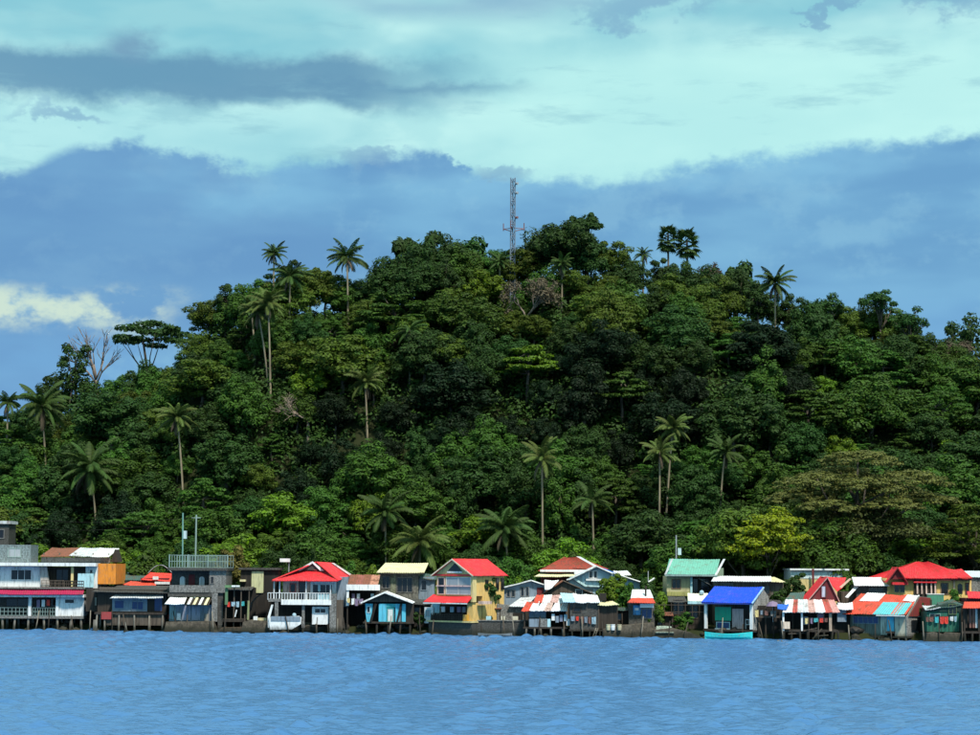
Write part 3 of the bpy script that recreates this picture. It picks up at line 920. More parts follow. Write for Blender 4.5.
# ---- the forest: single trees over the whole front of the hill
placed = []
def ok(x, y, r):
    for (a, c, k) in KEEP:
        if (a - x) ** 2 + (c - y) ** 2 < k * k: return False
    for (a, c, k) in placed:
        if (a - x) ** 2 + (c - y) ** 2 < max(r, k) ** 2: return False
    return True
for px_, ph_ in ((30, 'the white stilt house'), (128, 'the dark stilt house'), (195, 'the concrete tower house'), (262, 'the black boarded house'), (310, 'the white house with red roof'), (362, 'the rust roofed shed'), (402, 'the cream roofed house'), (470, 'the yellow gable house'), (524, 'the long blue grey house'), (575, 'the faded red hip roof'), (620, 'the pale blue gable house'), (650, 'the red awning kiosk'), (692, 'the green roofed house'), (748, 'the blue roofed house'), (820, 'the long white building'), (870, 'the flat white roof'), (930, 'the large yellow house')):
    land(px_, shore(P(px_, 560, 250).x) + 13, ph_)
def wood_label(kind, x, y, scl):
    lx, ly, ph_ = min(LAND, key=lambda q: (q[0] - x) ** 2 + (q[1] - y) ** 2)
    rel = 'uphill of' if y - ly > 2 else 'downhill of' if ly - y > 2 else 'beside'
    if ly - shore(lx) < 14: rel = 'on the slope behind' if y - ly > 8 else 'close behind'
    size = 'large ' if scl > .96 else 'small ' if scl < .66 else ''
    return size + KINDW[kind] + ' ' + rel + ' ' + ph_
GLOOMY = [(19, 306, 15, 7), (-19, 305, 10, 6), (0, 306, 8, 5), (-58, 303, 9, 8), (40, 312, 8, 5)]   # stands whose near-black leaf colour carries the shade of hollows
def wooded(x, y, zone, scl, sz=None, top=None):
    placed.append((x, y, 0))
    ks = ZONEP[zone]
    kind = random.choices(list(ks), list(ks.values()))[0]
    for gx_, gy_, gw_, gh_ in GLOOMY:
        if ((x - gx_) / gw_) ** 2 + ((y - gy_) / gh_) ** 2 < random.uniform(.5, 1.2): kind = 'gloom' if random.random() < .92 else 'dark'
    var = random.randrange(len(TREE[kind]))
    z = gz(x, y) - .3
    if top is not None:
        scl = max(.45, min(1.05, (top - z) / TREE[kind][var][2])) * random.uniform(.85, 1.0)
        sz = max(.75, min(1.25, (top - z) / (TREE[kind][var][2] * scl)))
    plant(kind, (x, y, z), scl, random.uniform(0, 6.28), wood_label(kind, x, y, scl), 'trees covering the hill', name=NAMES[kind], var=var, sz=sz)
# the ridge line
px = -14
sp = np.array(sky_px, float)
while px < 1000:
    yp = float(np.interp(px, sp[:, 0], sp[:, 1])) + random.choice((-5, -1, 1, 5, 9))
    D = CREST - 2 + random.uniform(-2.5, 2)
    q_ = P(px, yp, D)
    if all((a - q_.x) ** 2 + (c - D) ** 2 > (k * .7) ** 2 for a, c, k in KEEP):
        wooded(q_.x, D, 3, random.uniform(.5, .85), top=q_.z)
    px += random.uniform(14, 22)
# a few big old trees first, then the rest around them
tries = 0
while tries < 700:
    tries += 1
    y = random.uniform(258, 326); x = random.uniform(-.25 * y, .25 * y)
    s = shore(x); t = (y - s - 22) / (CREST - s - 22)
    if t < .05 or t > .86: continue
    if any((a - x) ** 2 + (c - y) ** 2 < (k + 3.0) ** 2 for a, c, k in KEEP) or not ok(x, y, 9.0): continue
    wooded(x, y, 0 if t < .33 else 1 if t < .66 else 2, random.uniform(1.25, 1.6), random.uniform(.72, .9))
    placed[-1] = (x, y, 4.6)
tries = 0
while tries < 12000:
    tries += 1
    y = random.uniform(252, 334)
    x = random.uniform(-.258 * y, .258 * y)
    s = shore(x)
    t = (y - s - 22) / (CREST - s - 22)
    if t < -0.06: continue
    zone = 0 if t < .33 else 1 if t < .66 else 2
    if not ok(x, y, (3.7, 3.7, 3.8)[zone]): continue
    wooded(x, y, zone, random.choice((.62, .75, .85, .95, 1.1)) * random.uniform(.92, 1.08) * (.72 if t < .1 else .9 if zone == 0 else 1.0), random.uniform(.85, 1.2))
print('forest trees', len(placed))

# ---- undergrowth that closes the ground between the trunks
P_, N_ = [], []
for i in range(4600):
    y = random.uniform(248, 343); x = random.uniform(-.265 * y, .265 * y)
    if y - shore(x) < 17: continue
    r = random.uniform(.8, 2.1)
    p, q = clump((x, y - r * .3, gz(x, y) + r * .45), (r * 1.25, r * 1.25, r * 1.15), 96)
    P_.append(p); N_.append(q)
c = np.vstack(P_)
ug = bpy.data.objects.new('undergrowth', leaves_mesh('undergrowth', c, np.vstack(N_), .58 * np.clip(rng.normal(1, .3, len(c)), .4, 1.7), L_UNDER))
COL.objects.link(ug)
tag(ug, 'tangled green undergrowth between the trees of the hill', 'undergrowth', kind='stuff')

# ------------------------------------------------------------------ lattice mast on the crest
g, q = by_top(513, 178, 20.5)
e = empty('radio_mast', g)
H_ = q.z - g.z
wd = .4
maststeel = mat('blue_grey_mast_steel', (.17, .21, .27), rough=.5, dirt=.2)
legs = [Vector((math.cos(a), math.sin(a), 0)) * wd for a in (R(90), R(210), R(330))]
def seg_obj(name, lst, material, parent):
    return mesh_obj(name, *join([tube([a, c_], [r_, r_], 5) for a, c_, r_ in lst]), material, parent)
for l in legs:
    seg_obj('mast_leg', [(l + Vector((0, 0, -.5)), l + Vector((0, 0, H_)), .09)], maststeel, e)
br = []
nb = 22
for i in range(nb):
    z0_, z1_ = H_ * i / nb, H_ * (i + 1) / nb
    for k in range(3):
        a_, c_ = legs[k], legs[(k + 1) % 3]
        br.append((a_ + Vector((0, 0, z0_)), c_ + Vector((0, 0, z1_ if i % 2 else z0_ + .01)), .05))
        br.append(((a_ if i % 2 else c_) + Vector((0, 0, z0_)), (c_ if i % 2 else a_) + Vector((0, 0, z1_)), .045))
seg_obj('lattice_bracing', br, maststeel, e)
zp = P(513, 228, g.y).z - g.z
for k in range(3):
    d = Vector((math.cos(R(20 + 120 * k)), math.sin(R(20 + 120 * k)), 0))
    seg_obj('platform_arm', [(d * .3 + Vector((0, 0, zp - .5)), d * 1.9 + Vector((0, 0, zp)), .07), (d * .3 + Vector((0, 0, zp)), d * 1.9 + Vector((0, 0, zp)), .06), (d * 1.9 + Vector((0, 0, zp - .3)), d * 1.9 + Vector((0, 0, zp + .9)), .08)], redsteel, e)
for zz in (zp + 1.6, zp + 5.5, zp + 7):
    v, f = tube([Vector((.5, -.3, zz)), Vector((.75, -.55, zz))], [.2, .2], 10)
    mesh_obj('dish_antenna', v, f, steel if zz > zp + 3 else redsteel, e)
tag(e, 'thin steel lattice radio mast rising from the trees on the hilltop', 'mast')

# ================================================================== VILLAGE
class House:
    """a building measured in photo pixels on its front wall and metres in depth.
    cx, yb: pixel of the anchor; off: metres behind the waterline; rot: turn about the vertical"""
    def __init__(s, name, label, cx, yb, off=None, rot=0.0, cat='house', group=None):
        s.cx, s.yb = cx, yb
        if off is None:
            off = -.2
        if off == 'water':
            a = on_water(cx, yb)
        else:
            D = 240.0
            for _ in range(6):
                D = shore(P(cx, yb, D).x) + off
            a = P(cx, yb, D)
        depth = (a - Vector((0, 0, CAM_H))).dot(fwd)
        s.k = depth / F
        s.fu = 1.0 / math.cos(rot)
        s.zg = gz(a.x, a.y) - a.z          # land level under the anchor, local
        s.e = empty(name, a, rot)
        tag(s.e, label, cat, group)

    def L(s, p):
        return Vector(((p[0] - s.cx) * s.k * s.fu, p[2] if len(p) > 2 else 0.0, (s.yb - p[1]) * s.k))

    def mk(s, part, verts, faces, material, parent=None, smooth=False):
        o = mesh_obj(part, verts, faces, material, parent or s.e, smooth)
        return o

    def b(s, part, material, x0, x1, y0, y1, v0, v1, parent=None):
        a, c = s.L((x0, y1, v0)), s.L((x1, y0, v1))
        V = [(x, y, z) for z in (a.z, c.z) for y in (a.y, c.y) for x in (a.x, c.x)]
        return s.mk(part, V, BOXF, material, parent)

    def ground_py(s, deep=0.4):
        return s.yb - (s.zg - deep) / s.k

    def p(s, part, material, poly, v0, v1, parent=None):
        n_ = len(poly)
        V = [s.L((x, y, v0)) for x, y in poly] + [s.L((x, y, v1)) for x, y in poly]
        Fc = [tuple(range(n_)), tuple(range(2 * n_ - 1, n_ - 1, -1))] + [(i, i + n_, (i + 1) % n_ + n_, (i + 1) % n_) for i in range(n_)]
        return s.mk(part, V, Fc, material, parent)

    def r(s, part, material, q, th=.07, rib=.28, parent=None):
        """corrugated sheet: q = eave left, eave right, ridge right, ridge left"""
        a, c, d, f = [s.L(x) for x in q]
        nrm = (c - a).cross(f - a).normalized()
        if nrm.z < 0: nrm = -nrm
        n_ = max(1, int(max((c - a).length, (d - f).length) / rib)) * 2
        top, bot = [], []
        ph, amp, ex, up_ = random.uniform(0, 6.28), random.uniform(.02, .06), 0.0, 0.0
        for i in range(n_ + 1):
            t = i / n_
            if i % 6 == 0: ex, up_ = random.uniform(-.07, .05), random.uniform(-.012, .012)
            sg = -amp * math.sin(math.pi * t) + .5 * amp * math.sin(7 * t + ph) + up_
            o = nrm * ((.045 if i % 2 else 0.0) + sg)
            lo = a.lerp(c, t); hi = f.lerp(d, t)
            lo = lo + (lo - hi).normalized() * ex
            top += [lo + o, hi + o]
            bot += [lo + o - nrm * th, hi + o - nrm * th]
        V = top + bot
        m_ = len(top)
        Fc = []
        for i in range(n_):
            j = 2 * i
            Fc += [(j, j + 2, j + 3, j + 1), (m_ + j, m_ + j + 1, m_ + j + 3, m_ + j + 2), (j, m_ + j, m_ + j + 2, j + 2), (j + 1, j + 3, m_ + j + 3, m_ + j + 1)]
        Fc += [(0, 1, m_ + 1, m_), (2 * n_, m_ + 2 * n_, m_ + 2 * n_ + 1, 2 * n_ + 1)]
        return s.mk(part, V, Fc, material, parent)

    def bar(s, part, material, p0, p1, r=.07, sides=6, parent=None):
        v, f = tube([s.L(p0), s.L(p1)], [r, r], sides)
        return s.mk(part, v, f, material, parent)

    def bars(s, part, material, lst, r=.04, parent=None, sides=4):
        v, f = join([tube([s.L(a), s.L(c)], [r, r], sides) for a, c in lst])
        return s.mk(part, v, f, material, parent)

    def win(s, x0, x1, y0, y1, v, frame=None, pane=None, n=1, part='window', fw=.7):
        """framed window standing proud of the wall at depth v, one pane object for each light"""
        frame = frame or white; pane = pane or glass
        o = s.b(part, pane if False else frame, x0 - fw, x1 + fw, y1, y1 + fw, v - .07, v - .003)
        s.b('frame', frame, x0 - fw, x1 + fw, y0 - fw, y0, v - .07, v - .003, o)
        w = (x1 - x0) / n
        for i in range(n + 1):
            xx = x0 + i * w
            if n and 0 < i < n: s.b('mullion', frame, xx - fw * .35, xx + fw * .35, y0, y1, v - .06, v - .003, o)
        s.b('frame', frame, x0 - fw, x0, y0, y1, v - .068, v - .003, o)
        s.b('frame', frame, x1, x1 + fw, y0, y1, v - .068, v - .003, o)
        for i in range(n):
            s.b('pane', pane, x0 + i * w + fw * .4, x0 + (i + 1) * w - fw * .4, y0 + .02, y1 - .02, v - .03, v - .004, o)
        return o

    def stilts(s, xs, y0, y1, vs=(.1, 2.2), r=.11, material=None, jitter=.8):
        for x in xs:
            for v in vs:
                s.bar('stilt', material or dkwood, (x + random.uniform(-jitter, jitter), y0, v), (x + random.uniform(-jitter, jitter), y1, v), r)

    def railing(s, x0, x1, y0, y1, v, material, n=10, r=.035, part='railing', x_mid=True):
        l = [((x0, y0, v), (x1, y0, v)), ((x0, y1, v), (x1, y1, v))]
        if x_mid: l.append(((x0, (y0 + y1) / 2, v), (x1, (y0 + y1) / 2, v)))
        for i in range(n + 1):
            x = x0 + (x1 - x0) * i / n
            l.append(((x, y0, v), (x, y1, v)))
        return s.bars(part, material, l, r)

    def shell(s, x0, x1, y0, y1, depth, side, back=None, sidew=.12, v0=0.0):
        """three walls of a room that is open to the front"""
        s.b('back_wall', back or side, x0, x1, y0, y1, v0 + depth - .15, v0 + depth)
        s.b('side_wall', side, x0, x0 + sidew / s.k, y0, y1, v0, v0 + depth - .15)
        s.b('side_wall', side, x1 - sidew / s.k, x1, y0, y1, v0, v0 + depth - .15)

    def gable(s, x0, x1, ye, xr, yr, v0, v1, rmat, wmat=None, over=1.5, wall_v=None, rib=.28, tmat=None):
        """roof with its gable to the front"""
        sl = (ye - yr) / max(1, xr - x0)
        sr = (ye - yr) / max(1, x1 - xr)
        a = s.r('roof_slope', rmat, [(x0 - over, ye + sl * over, v1), (x0 - over, ye + sl * over, v0), (xr, yr, v0), (xr, yr, v1)], rib=rib)
        c = s.r('roof_slope', rmat, [(x1 + over, ye + sr * over, v0), (x1 + over, ye + sr * over, v1), (xr, yr, v1), (xr, yr, v0)], rib=rib)
        if wmat:
            wv = wall_v if wall_v is not None else v0 + .3
            s.p('gable_wall', wmat, [(x0 + .5, ye), (x1 - .5, ye), (xr, yr + .8)], wv, wv + .15)
        if tmat:
            w = 1.1
            s.p('barge_board', tmat, [(x0 - over, ye + sl * over), (xr, yr), (xr, yr + w * 1.3), (x0 - over + .3, ye + sl * over + w)], v0 - .05, v0 - .01)
            s.p('barge_board', tmat, [(x1 + over, ye + sr * over), (xr, yr), (xr, yr + w * 1.3), (x1 + over - .3, ye + sr * over + w)], v0 - .05, v0 - .01)

BOXF = [(0, 2, 3, 1), (4, 5, 7, 6), (0, 1, 5, 4), (2, 6, 7, 3), (0, 4, 6, 2), (1, 3, 7, 5)]

# ---------------- white two storey house, far left
h = House('house', 'white two storey stilt house with dark pink awning band over its porch', 40, 630)
h.stilts([2, 14, 28, 43, 57, 70, 81], 617, 632, (.25, 2.4, 5), .14, pole)
h.b('floor_slab', grey, -12, 83.5, 616.2, 618.6, 0, 8)
h.b('wall', white, 56, 83, 597.5, 616, .2, 7.5)
h.win(64, 73, 599.5, 603, .2, white, glass)
h.b('back_wall', dkgrey, -12, 55.5, 598, 616, 2.4, 2.6)
h.b('ceiling_slab', white, -12, 84, 594.5, 597.3, -.5, 8)
h.r('awning', mat('dark_pink_tin', (.42, .02, .08), 'tin', .5, dirt=.15), [(-12, 594.3, -.9), (83.5, 594.3, -.9), (82.5, 589, .6), (-12, 589, .6)], .1)
for x in (-10, 27.5, 55): h.b('porch_column', white, x, x + 3, 597.4, 616.1, .05, .45)
for x0, x1 in ((-8, 26.5), (32, 54.5)):
    h.railing(x0, x1, 608, 615.6, .1, rail, 9)
    h.win(x0 + 9, x1 - 3, 599.5, 607, 2.4, wood, glass, 2)
for x, m_ in ((35, plum), (40, white), (45, redcloth)): h.b('hanging_laundry', m_, x, x + 3.2, 600, 606 + x % 3, .55, .62)
h.b('upper_floor', grey, -12, 84, 587.5, 589, .1, 8)
h.b('wall', white, -12, 38, 567, 587.4, 1.0, 7.8)
h.win(8, 28, 570.5, 580, 1.0, white, glass, 3)
h.b('back_wall', wood, 38.2, 84, 567, 587.4, 3.0, 7.8)
h.p('slanting_wall', mat('beige_plaster', (.5, .44, .38)), [(37, 567), (44, 567), (47.5, 587), (38.5, 587)], .7, 1.0)
h.b('porch_column', cream, 69, 71.5, 567, 587.4, .35, .6)
h.win(50, 62, 570, 581, 3.0, wood, glass, 2)
h.railing(48, 82, 581, 587, .3, wood, 16, .04)
h.b('wall', white, 83, 95, 566.5, 588.5, .8, 7.8)
h.win(87.3, 90, 570, 573, .8, white, glass)
h.b('orange_wall', orange, 95.2, 113, 563.5, 584, 1.0, 8)
h.b('roof_slab', white, -12, 94.8, 563, 566.3, -.2, 8.2)
h.b('parapet', grey, 34, 104, 557.5, 562.8, 3, 3.3)
for x in (36, 52, 68, 86, 102): h.b('roof_post', pole, x, x + 1, 553, 558, 3.05, 3.25)
h.r('roof_sheet', rusttin, [(34, 556.5, 2.4), (66, 556.5, 2.4), (66, 547.5, 7), (38, 547.5, 7)])
h.r('roof_sheet', tin, [(63.5, 555.5, 2.3), (86, 556, 2.3), (88, 547.6, 7), (67, 547.3, 7)])
h.r('roof_sheet', whitetin, [(85, 556.6, 2.2), (103.5, 556.6, 2.2), (107.5, 548, 7), (87, 547.4, 7)])
h.p('roof_gable_wall', dkwood, [(104, 562), (112, 562), (108, 549)], 3.4, 6.5)
h.railing(40, 62, 580.5, 587, .32, wood, 5, .03)
h.b('roof_room', mat('grey_teal_wall', (.26, .33, .34), 'concrete'), -12, 24, 545, 562.8, 2.5, 7)
h.win(2, 14, 549, 557, 2.5, rail, lglass, 2)
h.b('wall', palecyan, 76, 92, 573.5, 587.3, .32, .5)
h = House('house', 'narrow dark tower room with a pale cap behind the white left house', 2, 562, 12)
h.b('wall', dkgrey, -8, 8, 524, h.ground_py(), 0, 4)
h.b('roof_slab', tin, -10, 9.5, 521, 524, -.3, 4.3)
h.win(-3, 3, 530, 538, 0, grey, glass)

# ---------------- dark stilt house
h = House('house', 'dark low stilt house with blue window panes beside the white house', 130, 630.5)
h.b('wall', dkwood, 96, 165, 590, 613, .6, 7)
h.b('floor_slab', dkwood, 94, 166, 612.5, 614.6, 0, 7)
h.b('skirting_board', wood, 106, 164, 614.8, 625.5, .25, .35)
h.stilts([96, 104, 118, 134, 149, 162], 614, 632, (.15, 2.5), .12, pole)
h.b('window_band', bluegrey, 111, 146, 597.5, 611.6, .5, .6)
h.win(113.5, 122.5, 601, 608.5, .5, bluegrey, bglass)
h.win(131, 142, 602, 609.5, .5, bluegrey, bglass, 2)
h.win(153, 161, 597, 611, .6, dkwood, bglass, 1, 'door')
h.r('roof', dkgrey, [(92, 591.5, -.4), (167, 592.5, -.4), (166, 586, 5), (94, 586, 5)], .1)
h.r('awning', tin, [(110, 598, -.5), (163, 597.4, -.5), (162, 593.8, .7), (114, 594.4, .7)])
h.b('red_panel', mat('faded_red_board', (.35, .05, .05)), 101, 111, 612.2, 619.5, -.06, .12)
h.b('wall', dkwood, 83.5, 96, 589, 612, 1.2, 4)
h.b('barrel', pole, 92.5, 94.5, 598, 606, 1.0, 1.19)
h.b('pier_post', pole, 93.5, 97.5, 620, 632, -.3, 0)
# floating stake in front of it
h = House('mooring_stake', 'thin leaning stake with a dark float in the water before the dark stilt house', 126, 633, 'water', cat='stake')
h.bar('pole', pole, (127.5, 635, 0), (125, 622, 0), .07)
h.p('float', dkstone, [(123.5, 631), (125.5, 629.8), (128, 630.3), (129, 632.6), (127, 633.6), (124, 633.2)], -.25, .25)

h = House('house', 'low house with dark green roof and pale wall behind the dark stilt house', 128, 588, 9)
h.r('roof', darktin, [(113, 580, 0), (152, 580, 0), (141, 573, 4), (113, 571.5, 4)])
h.b('wall', mat('pale_plaster', (.5, .5, .44)), 113.5, 136, 580, h.ground_py(), .3, 4)
h.b('wall', dkwood, 136.2, 160, 580, h.ground_py(), .4, 4)
h = House('house', 'shanty covered by a bright red tarpaulin roof left of the tower house', 152, 590, 7.5)
h.b('wall', maroon, 140, 168, 578, h.ground_py(), .3, 4)
h.r('tarpaulin_roof', redcloth, [(141, 579.5, -.2), (170, 581.5, -.2), (170, 573.5, 3), (146, 572.5, 3)])
h.r('tarpaulin_roof', orangered, [(124, 585, -1.2), (158, 588, -1.2), (155, 582, .2), (130, 581.5, .2)])
h.b('ledge_board', white, 155, 170, 581.8, 584.2, -.35, -.25)
h.b('patch_sheet', white, 153, 158.5, 576.5, 579.6, -.36, -.2)
v, f = join([tube([h.L((146 + 24 * t / 8, 573 - 8 * math.sin(math.pi * t / 8), 1.5)) for t in range(9)], [.05] * 9, 4)])
h.mk('hoop_rail', v, f, steel)

# ---------------- concrete tower house with roof deck
h = House('house', 'grey concrete tower house with railed roof deck and two white arched windows', 195, 630)
h.p('stone_base', stone, [(164, 632), (166, 622), (214, 621), (218, 632)], -.2, 4)
h.b('wall', bluegrey, 168, 211, 605, 621.5, .8, 6)
for x0, x1 in ((181, 189.5), (190.5, 199)): h.b('wall_panel', mat('pale_board', (.30, .33, .42)), x0, x1, 606.5, 620.5, .7, .79)
h.b('wall_panel', mat('grey_teal_board', (.22, .34, .35)), 168.4, 174.5, 607, 620, .7, .79)
h.b('door', white, 175.7, 179.6, 613.5, 620.5, .6, .69)
h.b('floor_slab', dkgrey, 167, 212, 593, 597, .2, 6)
h.r('awning', whitetin, [(165, 604.5, -.9), (184.5, 604.5, -.9), (186, 597.6, .3), (169, 597.6, .3)])
for i in range(4):
    x = 187.5 + i * 5.6
    h.r('awning_slat', creamtin if i % 2 else whitetin, [(x, 604.5, -.9), (x + 2.6, 604.5, -.9), (x + 4.6, 597.6, .3), (x + 2.0, 597.6, .3)])
h.r('awning_board', dkwood, [(186, 605, -.8), (209, 605, -.8), (211, 598.4, .35), (187, 598.4, .35)])  # added under the slats so their shadow falls evenly on the wall
h.b('parapet', grey, 168.5, 208, 585.5, 592.6, .1, .25)
h.b('back_wall', dkgrey, 168.5, 208, 571, 592.8, 1.6, 6)
def arch(hh, x0, x1, y0, y1, v, material, part='window'):
    mx, r_ = (x0 + x1) / 2, (x1 - x0) / 2
    pl = [(x0, y1), (x1, y1)] + [(mx + r_ * math.cos(a), y0 + r_ - r_ * math.sin(a)) for a in [math.pi * i / 8 for i in range(9)]]
    return hh.p(part, material, pl, v - .06, v - .004)
for x0 in (177, 196.5):
    o = arch(h, x0, x0 + 5.2, 576.8, 585.6, 1.6, white)
    hh = o
h.b('door', maroon, 186, 192, 575, 592.6, 1.5, 1.59)
h.b('side_wall', grey, 208.2, 225, 571, 592.8, .15, 6)
h.win(207.7 + 2, 212.3, 577, 583.5, .15, grey, glass)
h.b('pier', grey, 211.2, 217, 593, 621.5, .1, 1.2)
h.b('side_wall', dkgrey, 217.2, 222, 593, 631, .4, 6)
h.b('roof_slab', dkgrey, 166.5, 226.5, 568, 570.8, -.2, 6.4)
for v_ in (0.0, 6.0):
    h.railing(168, 226, 555.5, 567.8, v_, rail, 22, .035)
for x in (168, 187, 206.5, 226): h.bar('deck_post', rail, (x, 567.9, .02), (x, 554.8, .02), .07)
h.bar('antenna_pole', mat('green_pole', (.18, .36, .30)), (180, 567.9, 1.0), (179.5, 513, 1.0), .09)
h.b('antenna_box', mat('pale_box', (.5, .62, .62)), 180.5, 183.8, 531, 539, .85, 1.2)
h.b('loose_barrel', pole, 204, 208, 614, 621, .2, .7)

# utility pole behind with wires
h = House('utility_pole', 'bare grey utility pole with wires behind the tower house', 195.5, 560, 14, cat='utility pole')
h.bar('post', rail, (195.5, h.ground_py(), 0), (195.5, 515, 0), .11)
h.bar('cross_arm', rail, (191, 518, 0), (200, 518, 0), .06)
q0 = P(194, 518, shore(-30) + 14)
def wire(a, c, sag, label):
    pts_ = [a.lerp(c, t / 16) + Vector((0, 0, -sag * math.sin(math.pi * t / 16))) for t in range(17)]
    v, f = tube(pts_, [.022] * 17, 4)
    o = mesh_obj('power_line', v, f, black)
    tag(o, label, 'wire', 'power lines')
wire(P(194, 517.6, q0.y), P(-40, 511, shore(-60) + 16), 1.0, 'upper power line strung left from the utility pole')
wire(P(194, 519.6, q0.y), P(-40, 519, shore(-60) + 16), 1.4, 'lower power line strung left from the utility pole')

# ---------------- clutter between tower house and red hipped house
h = House('shack', 'dark open shack with green ledge between tower house and red roofed house', 238, 630.5, cat='shack')
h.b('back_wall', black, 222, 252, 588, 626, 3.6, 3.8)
h.r('roof', dkgrey, [(224, 590, .4), (250, 590, .4), (250, 587, 4), (224, 587, 4)])
h.b('green_ledge', mat('moss_green_paint', (.14, .28, .12)), 224, 239, 585.5, 588, .0, .4)
h.b('white_ledge', white, 231, 239, 585.6, 587.2, -.2, -.02)
for x in (225, 233, 240, 248): h.bar('post', wood, (x, 588, .6), (x, 631, .6), .08)
h.bar('leaning_pole', white, (236, 610, .3), (234.5, 617, .3), .08)
h.b('green_drape', mat('dull_green_cloth', (.10, .20, .10)), 224, 227, 588.5, 605, .3, .4)
h.b('platform', dkwood, 222, 246, 619, 622, .2, 3.5)
h.p('sand_bank', mat('brown_sand', (.22, .13, .08), 'stone'), [(218, 631.5), (222, 627.5), (246, 627), (250, 631.5)], -.4, 3)
h.b('small_roof', creamtin, 236, 241.5, 580, 582, 3, 4)
h = House('house', 'black boarded house with a tall pale panel left of the red roofed house', 262, 600, 4)
h.b('wall', black, 240, 278, 570, h.ground_py(), .3, 4)
h.b('pale_panel', mat('faded_yellow_board', (.55, .54, .30), dirt=.3), 251, 263, 571.5, 593, .18, .28)
h.b('roof_slab', dkgrey, 238, 280, 568, 570, -.1, 4.3)
h.b('water_tank', white, 277.5, 287.5, 558.5, 562, 2, 3)
h.bar('tank_post', steel, (286.5, 562, 2.4), (286.5, 572, 2.4), .07)
h = House('boat_shelter', 'grey curved tarpaulin shelter over rocks beside the red roofed house', 258, 631, cat='shelter')
cur = [(247 + 1.0, 612), (250, 603), (254, 598), (259, 594.5), (264, 592), (269, 591)]
V = []
for x, y in cur: V += [h.L((x, y, .3)), h.L((x, y, 3.0))]
h.mk('tarpaulin', V, [(2 * i, 2 * i + 2, 2 * i + 3, 2 * i + 1) for i in range(5)], mat('grey_tarp', (.12, .14, .14)))
h.bar('pole', mat('mossy_pole', (.3, .32, .15)), (247.5, 620, .3), (247.8, 601, .3), .13)
h.b('white_sack', white, 253, 257, 616.5, 620.5, .2, .7)
h.b('pale_plank', mat('pale_plank', (.6, .52, .3)), 257.3, 266, 618, 620.6, .2, .6)
h.p('stone_wall', stone, [(241, 632.5), (243, 622), (250, 620), (268, 621), (270, 632.5)], -.3, 3)

# ---------------- house with red hipped gable roof
h = House('house', 'white two storey house with glossy red hipped roof and white balcony', 305, 631)
h.b('floor_slab', white, 281, 331, 600.3, 605, -.2, 7)
h.b('floor_slab', grey, 268, 280.8, 599, 602, -.2, 5)
h.railing(267.5, 329, 593.2, 600, -.12, white, 22, .045, 'balcony_railing', False)
h.b('balcony_panel', palecyan, 317, 328.5, 594.2, 600, -.06, 0)
h.b('wall', pink, 281, 309, 580.5, 600.2, 1.5, 7)
h.b('wall', white, 309.2, 335, 580.5, 600.2, 1.0, 7)
h.win(288.5, 293.5, 584.5, 592.5, 1.5, mat('red_trim', (.5, .08, .07)), glass)
h.win(297.5, 303.5, 582.5, 599.8, 1.5, maroon, glass, 1, 'door')
h.win(311.5, 331, 585, 593, 1.0, white, glass, 3)
h.b('pale_curtain', palecyan, 316.8, 319.2, 585, 591.5, .9, .94)
for x in (273.5, 279, 305.5, 330): h.bar('balcony_post', white, (x, 580.5, -.05), (x, 600.2, -.05), .08)
h.b('side_wall', bluegrey, 335.2, 346.5, 577, 607, 1.6, 7)
h.b('pier', grey, 329.5, 336, 594, 632, -.1, .9)
h.b('pier', wood, 336.2, 342.5, 600, 632, .2, 1.2)
h.r('roof_front', redroof, [(271.5, 580.8, -.7), (337.5, 580.8, -.7), (320, 569, 3.3), (296, 569, 3.3)], .1)
h.r('roof_side', redroof, [(338.5, 580.4, -.6), (347.5, 575.5, 7.5), (329, 563, 6.5), (314, 562, 2.6)], .1)
h.r('roof_side', redroof, [(271.5, 580.6, 7.5), (271.5, 580.6, -.5), (313, 562.3, 2.6), (313, 562.3, 6.5)], .1)
h.p('gable_wall', dkgrey, [(298.5, 570.3), (317.5, 570.3), (310, 563.4)], 2.3, 2.5)
h.p('gable_trim', white, [(294, 571), (310, 561.5), (310, 563.6), (298, 571)], 2.1, 2.28)
h.p('gable_trim', white, [(322, 571), (310.1, 561.5), (310.1, 563.6), (318, 571)], 2.1, 2.28)
h.p('ridge_cap', white, [(327, 563), (329.5, 563), (347.5, 574.5), (346, 575.6)], 5.5, 5.8)
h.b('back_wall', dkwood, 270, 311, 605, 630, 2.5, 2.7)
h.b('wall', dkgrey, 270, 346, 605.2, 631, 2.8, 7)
for x in (301.5,): h.b('column', grey, x, x + 2.8, 605.2, 628, .2, .5)
h.p('column', white, [(271, 605), (273, 605), (270, 617), (270.5, 628), (268, 628), (267.5, 617)], -.1, .3)
h.b('column', grey, 274.5, 278, 602, 630.5, -.15, .2)
h.b('garage_door', white, 311.5, 328, 607, 624.5, .5, .7)
h.win(314.3, 325, 609, 613, .5, white, glass, 2)
h.p('low_wall', white, [(269, 617.5), (299, 616), (301.5, 617.5), (301, 624), (292, 629.5), (270, 630)], -.35, -.16)
h.b('wall_coping', bluegrey, 271, 300.5, 616.5, 621, -.42, -.36)
h.stilts([275, 290, 303, 316, 328], 624, 633, (.3, 2.2), .13)
bm_ = bmesh.new(); bmesh.ops.create_icosphere(bm_, subdivisions=2, radius=.25); ball = bpy.data.meshes.new('water_jug'); bm_.to_mesh(ball); bm_.free(); ball.materials.append(paleblue)
o = bpy.data.objects.new('water_jug', ball); COL.objects.link(o); o.parent = h.e; o.location = h.L((294, 615.2, .1))

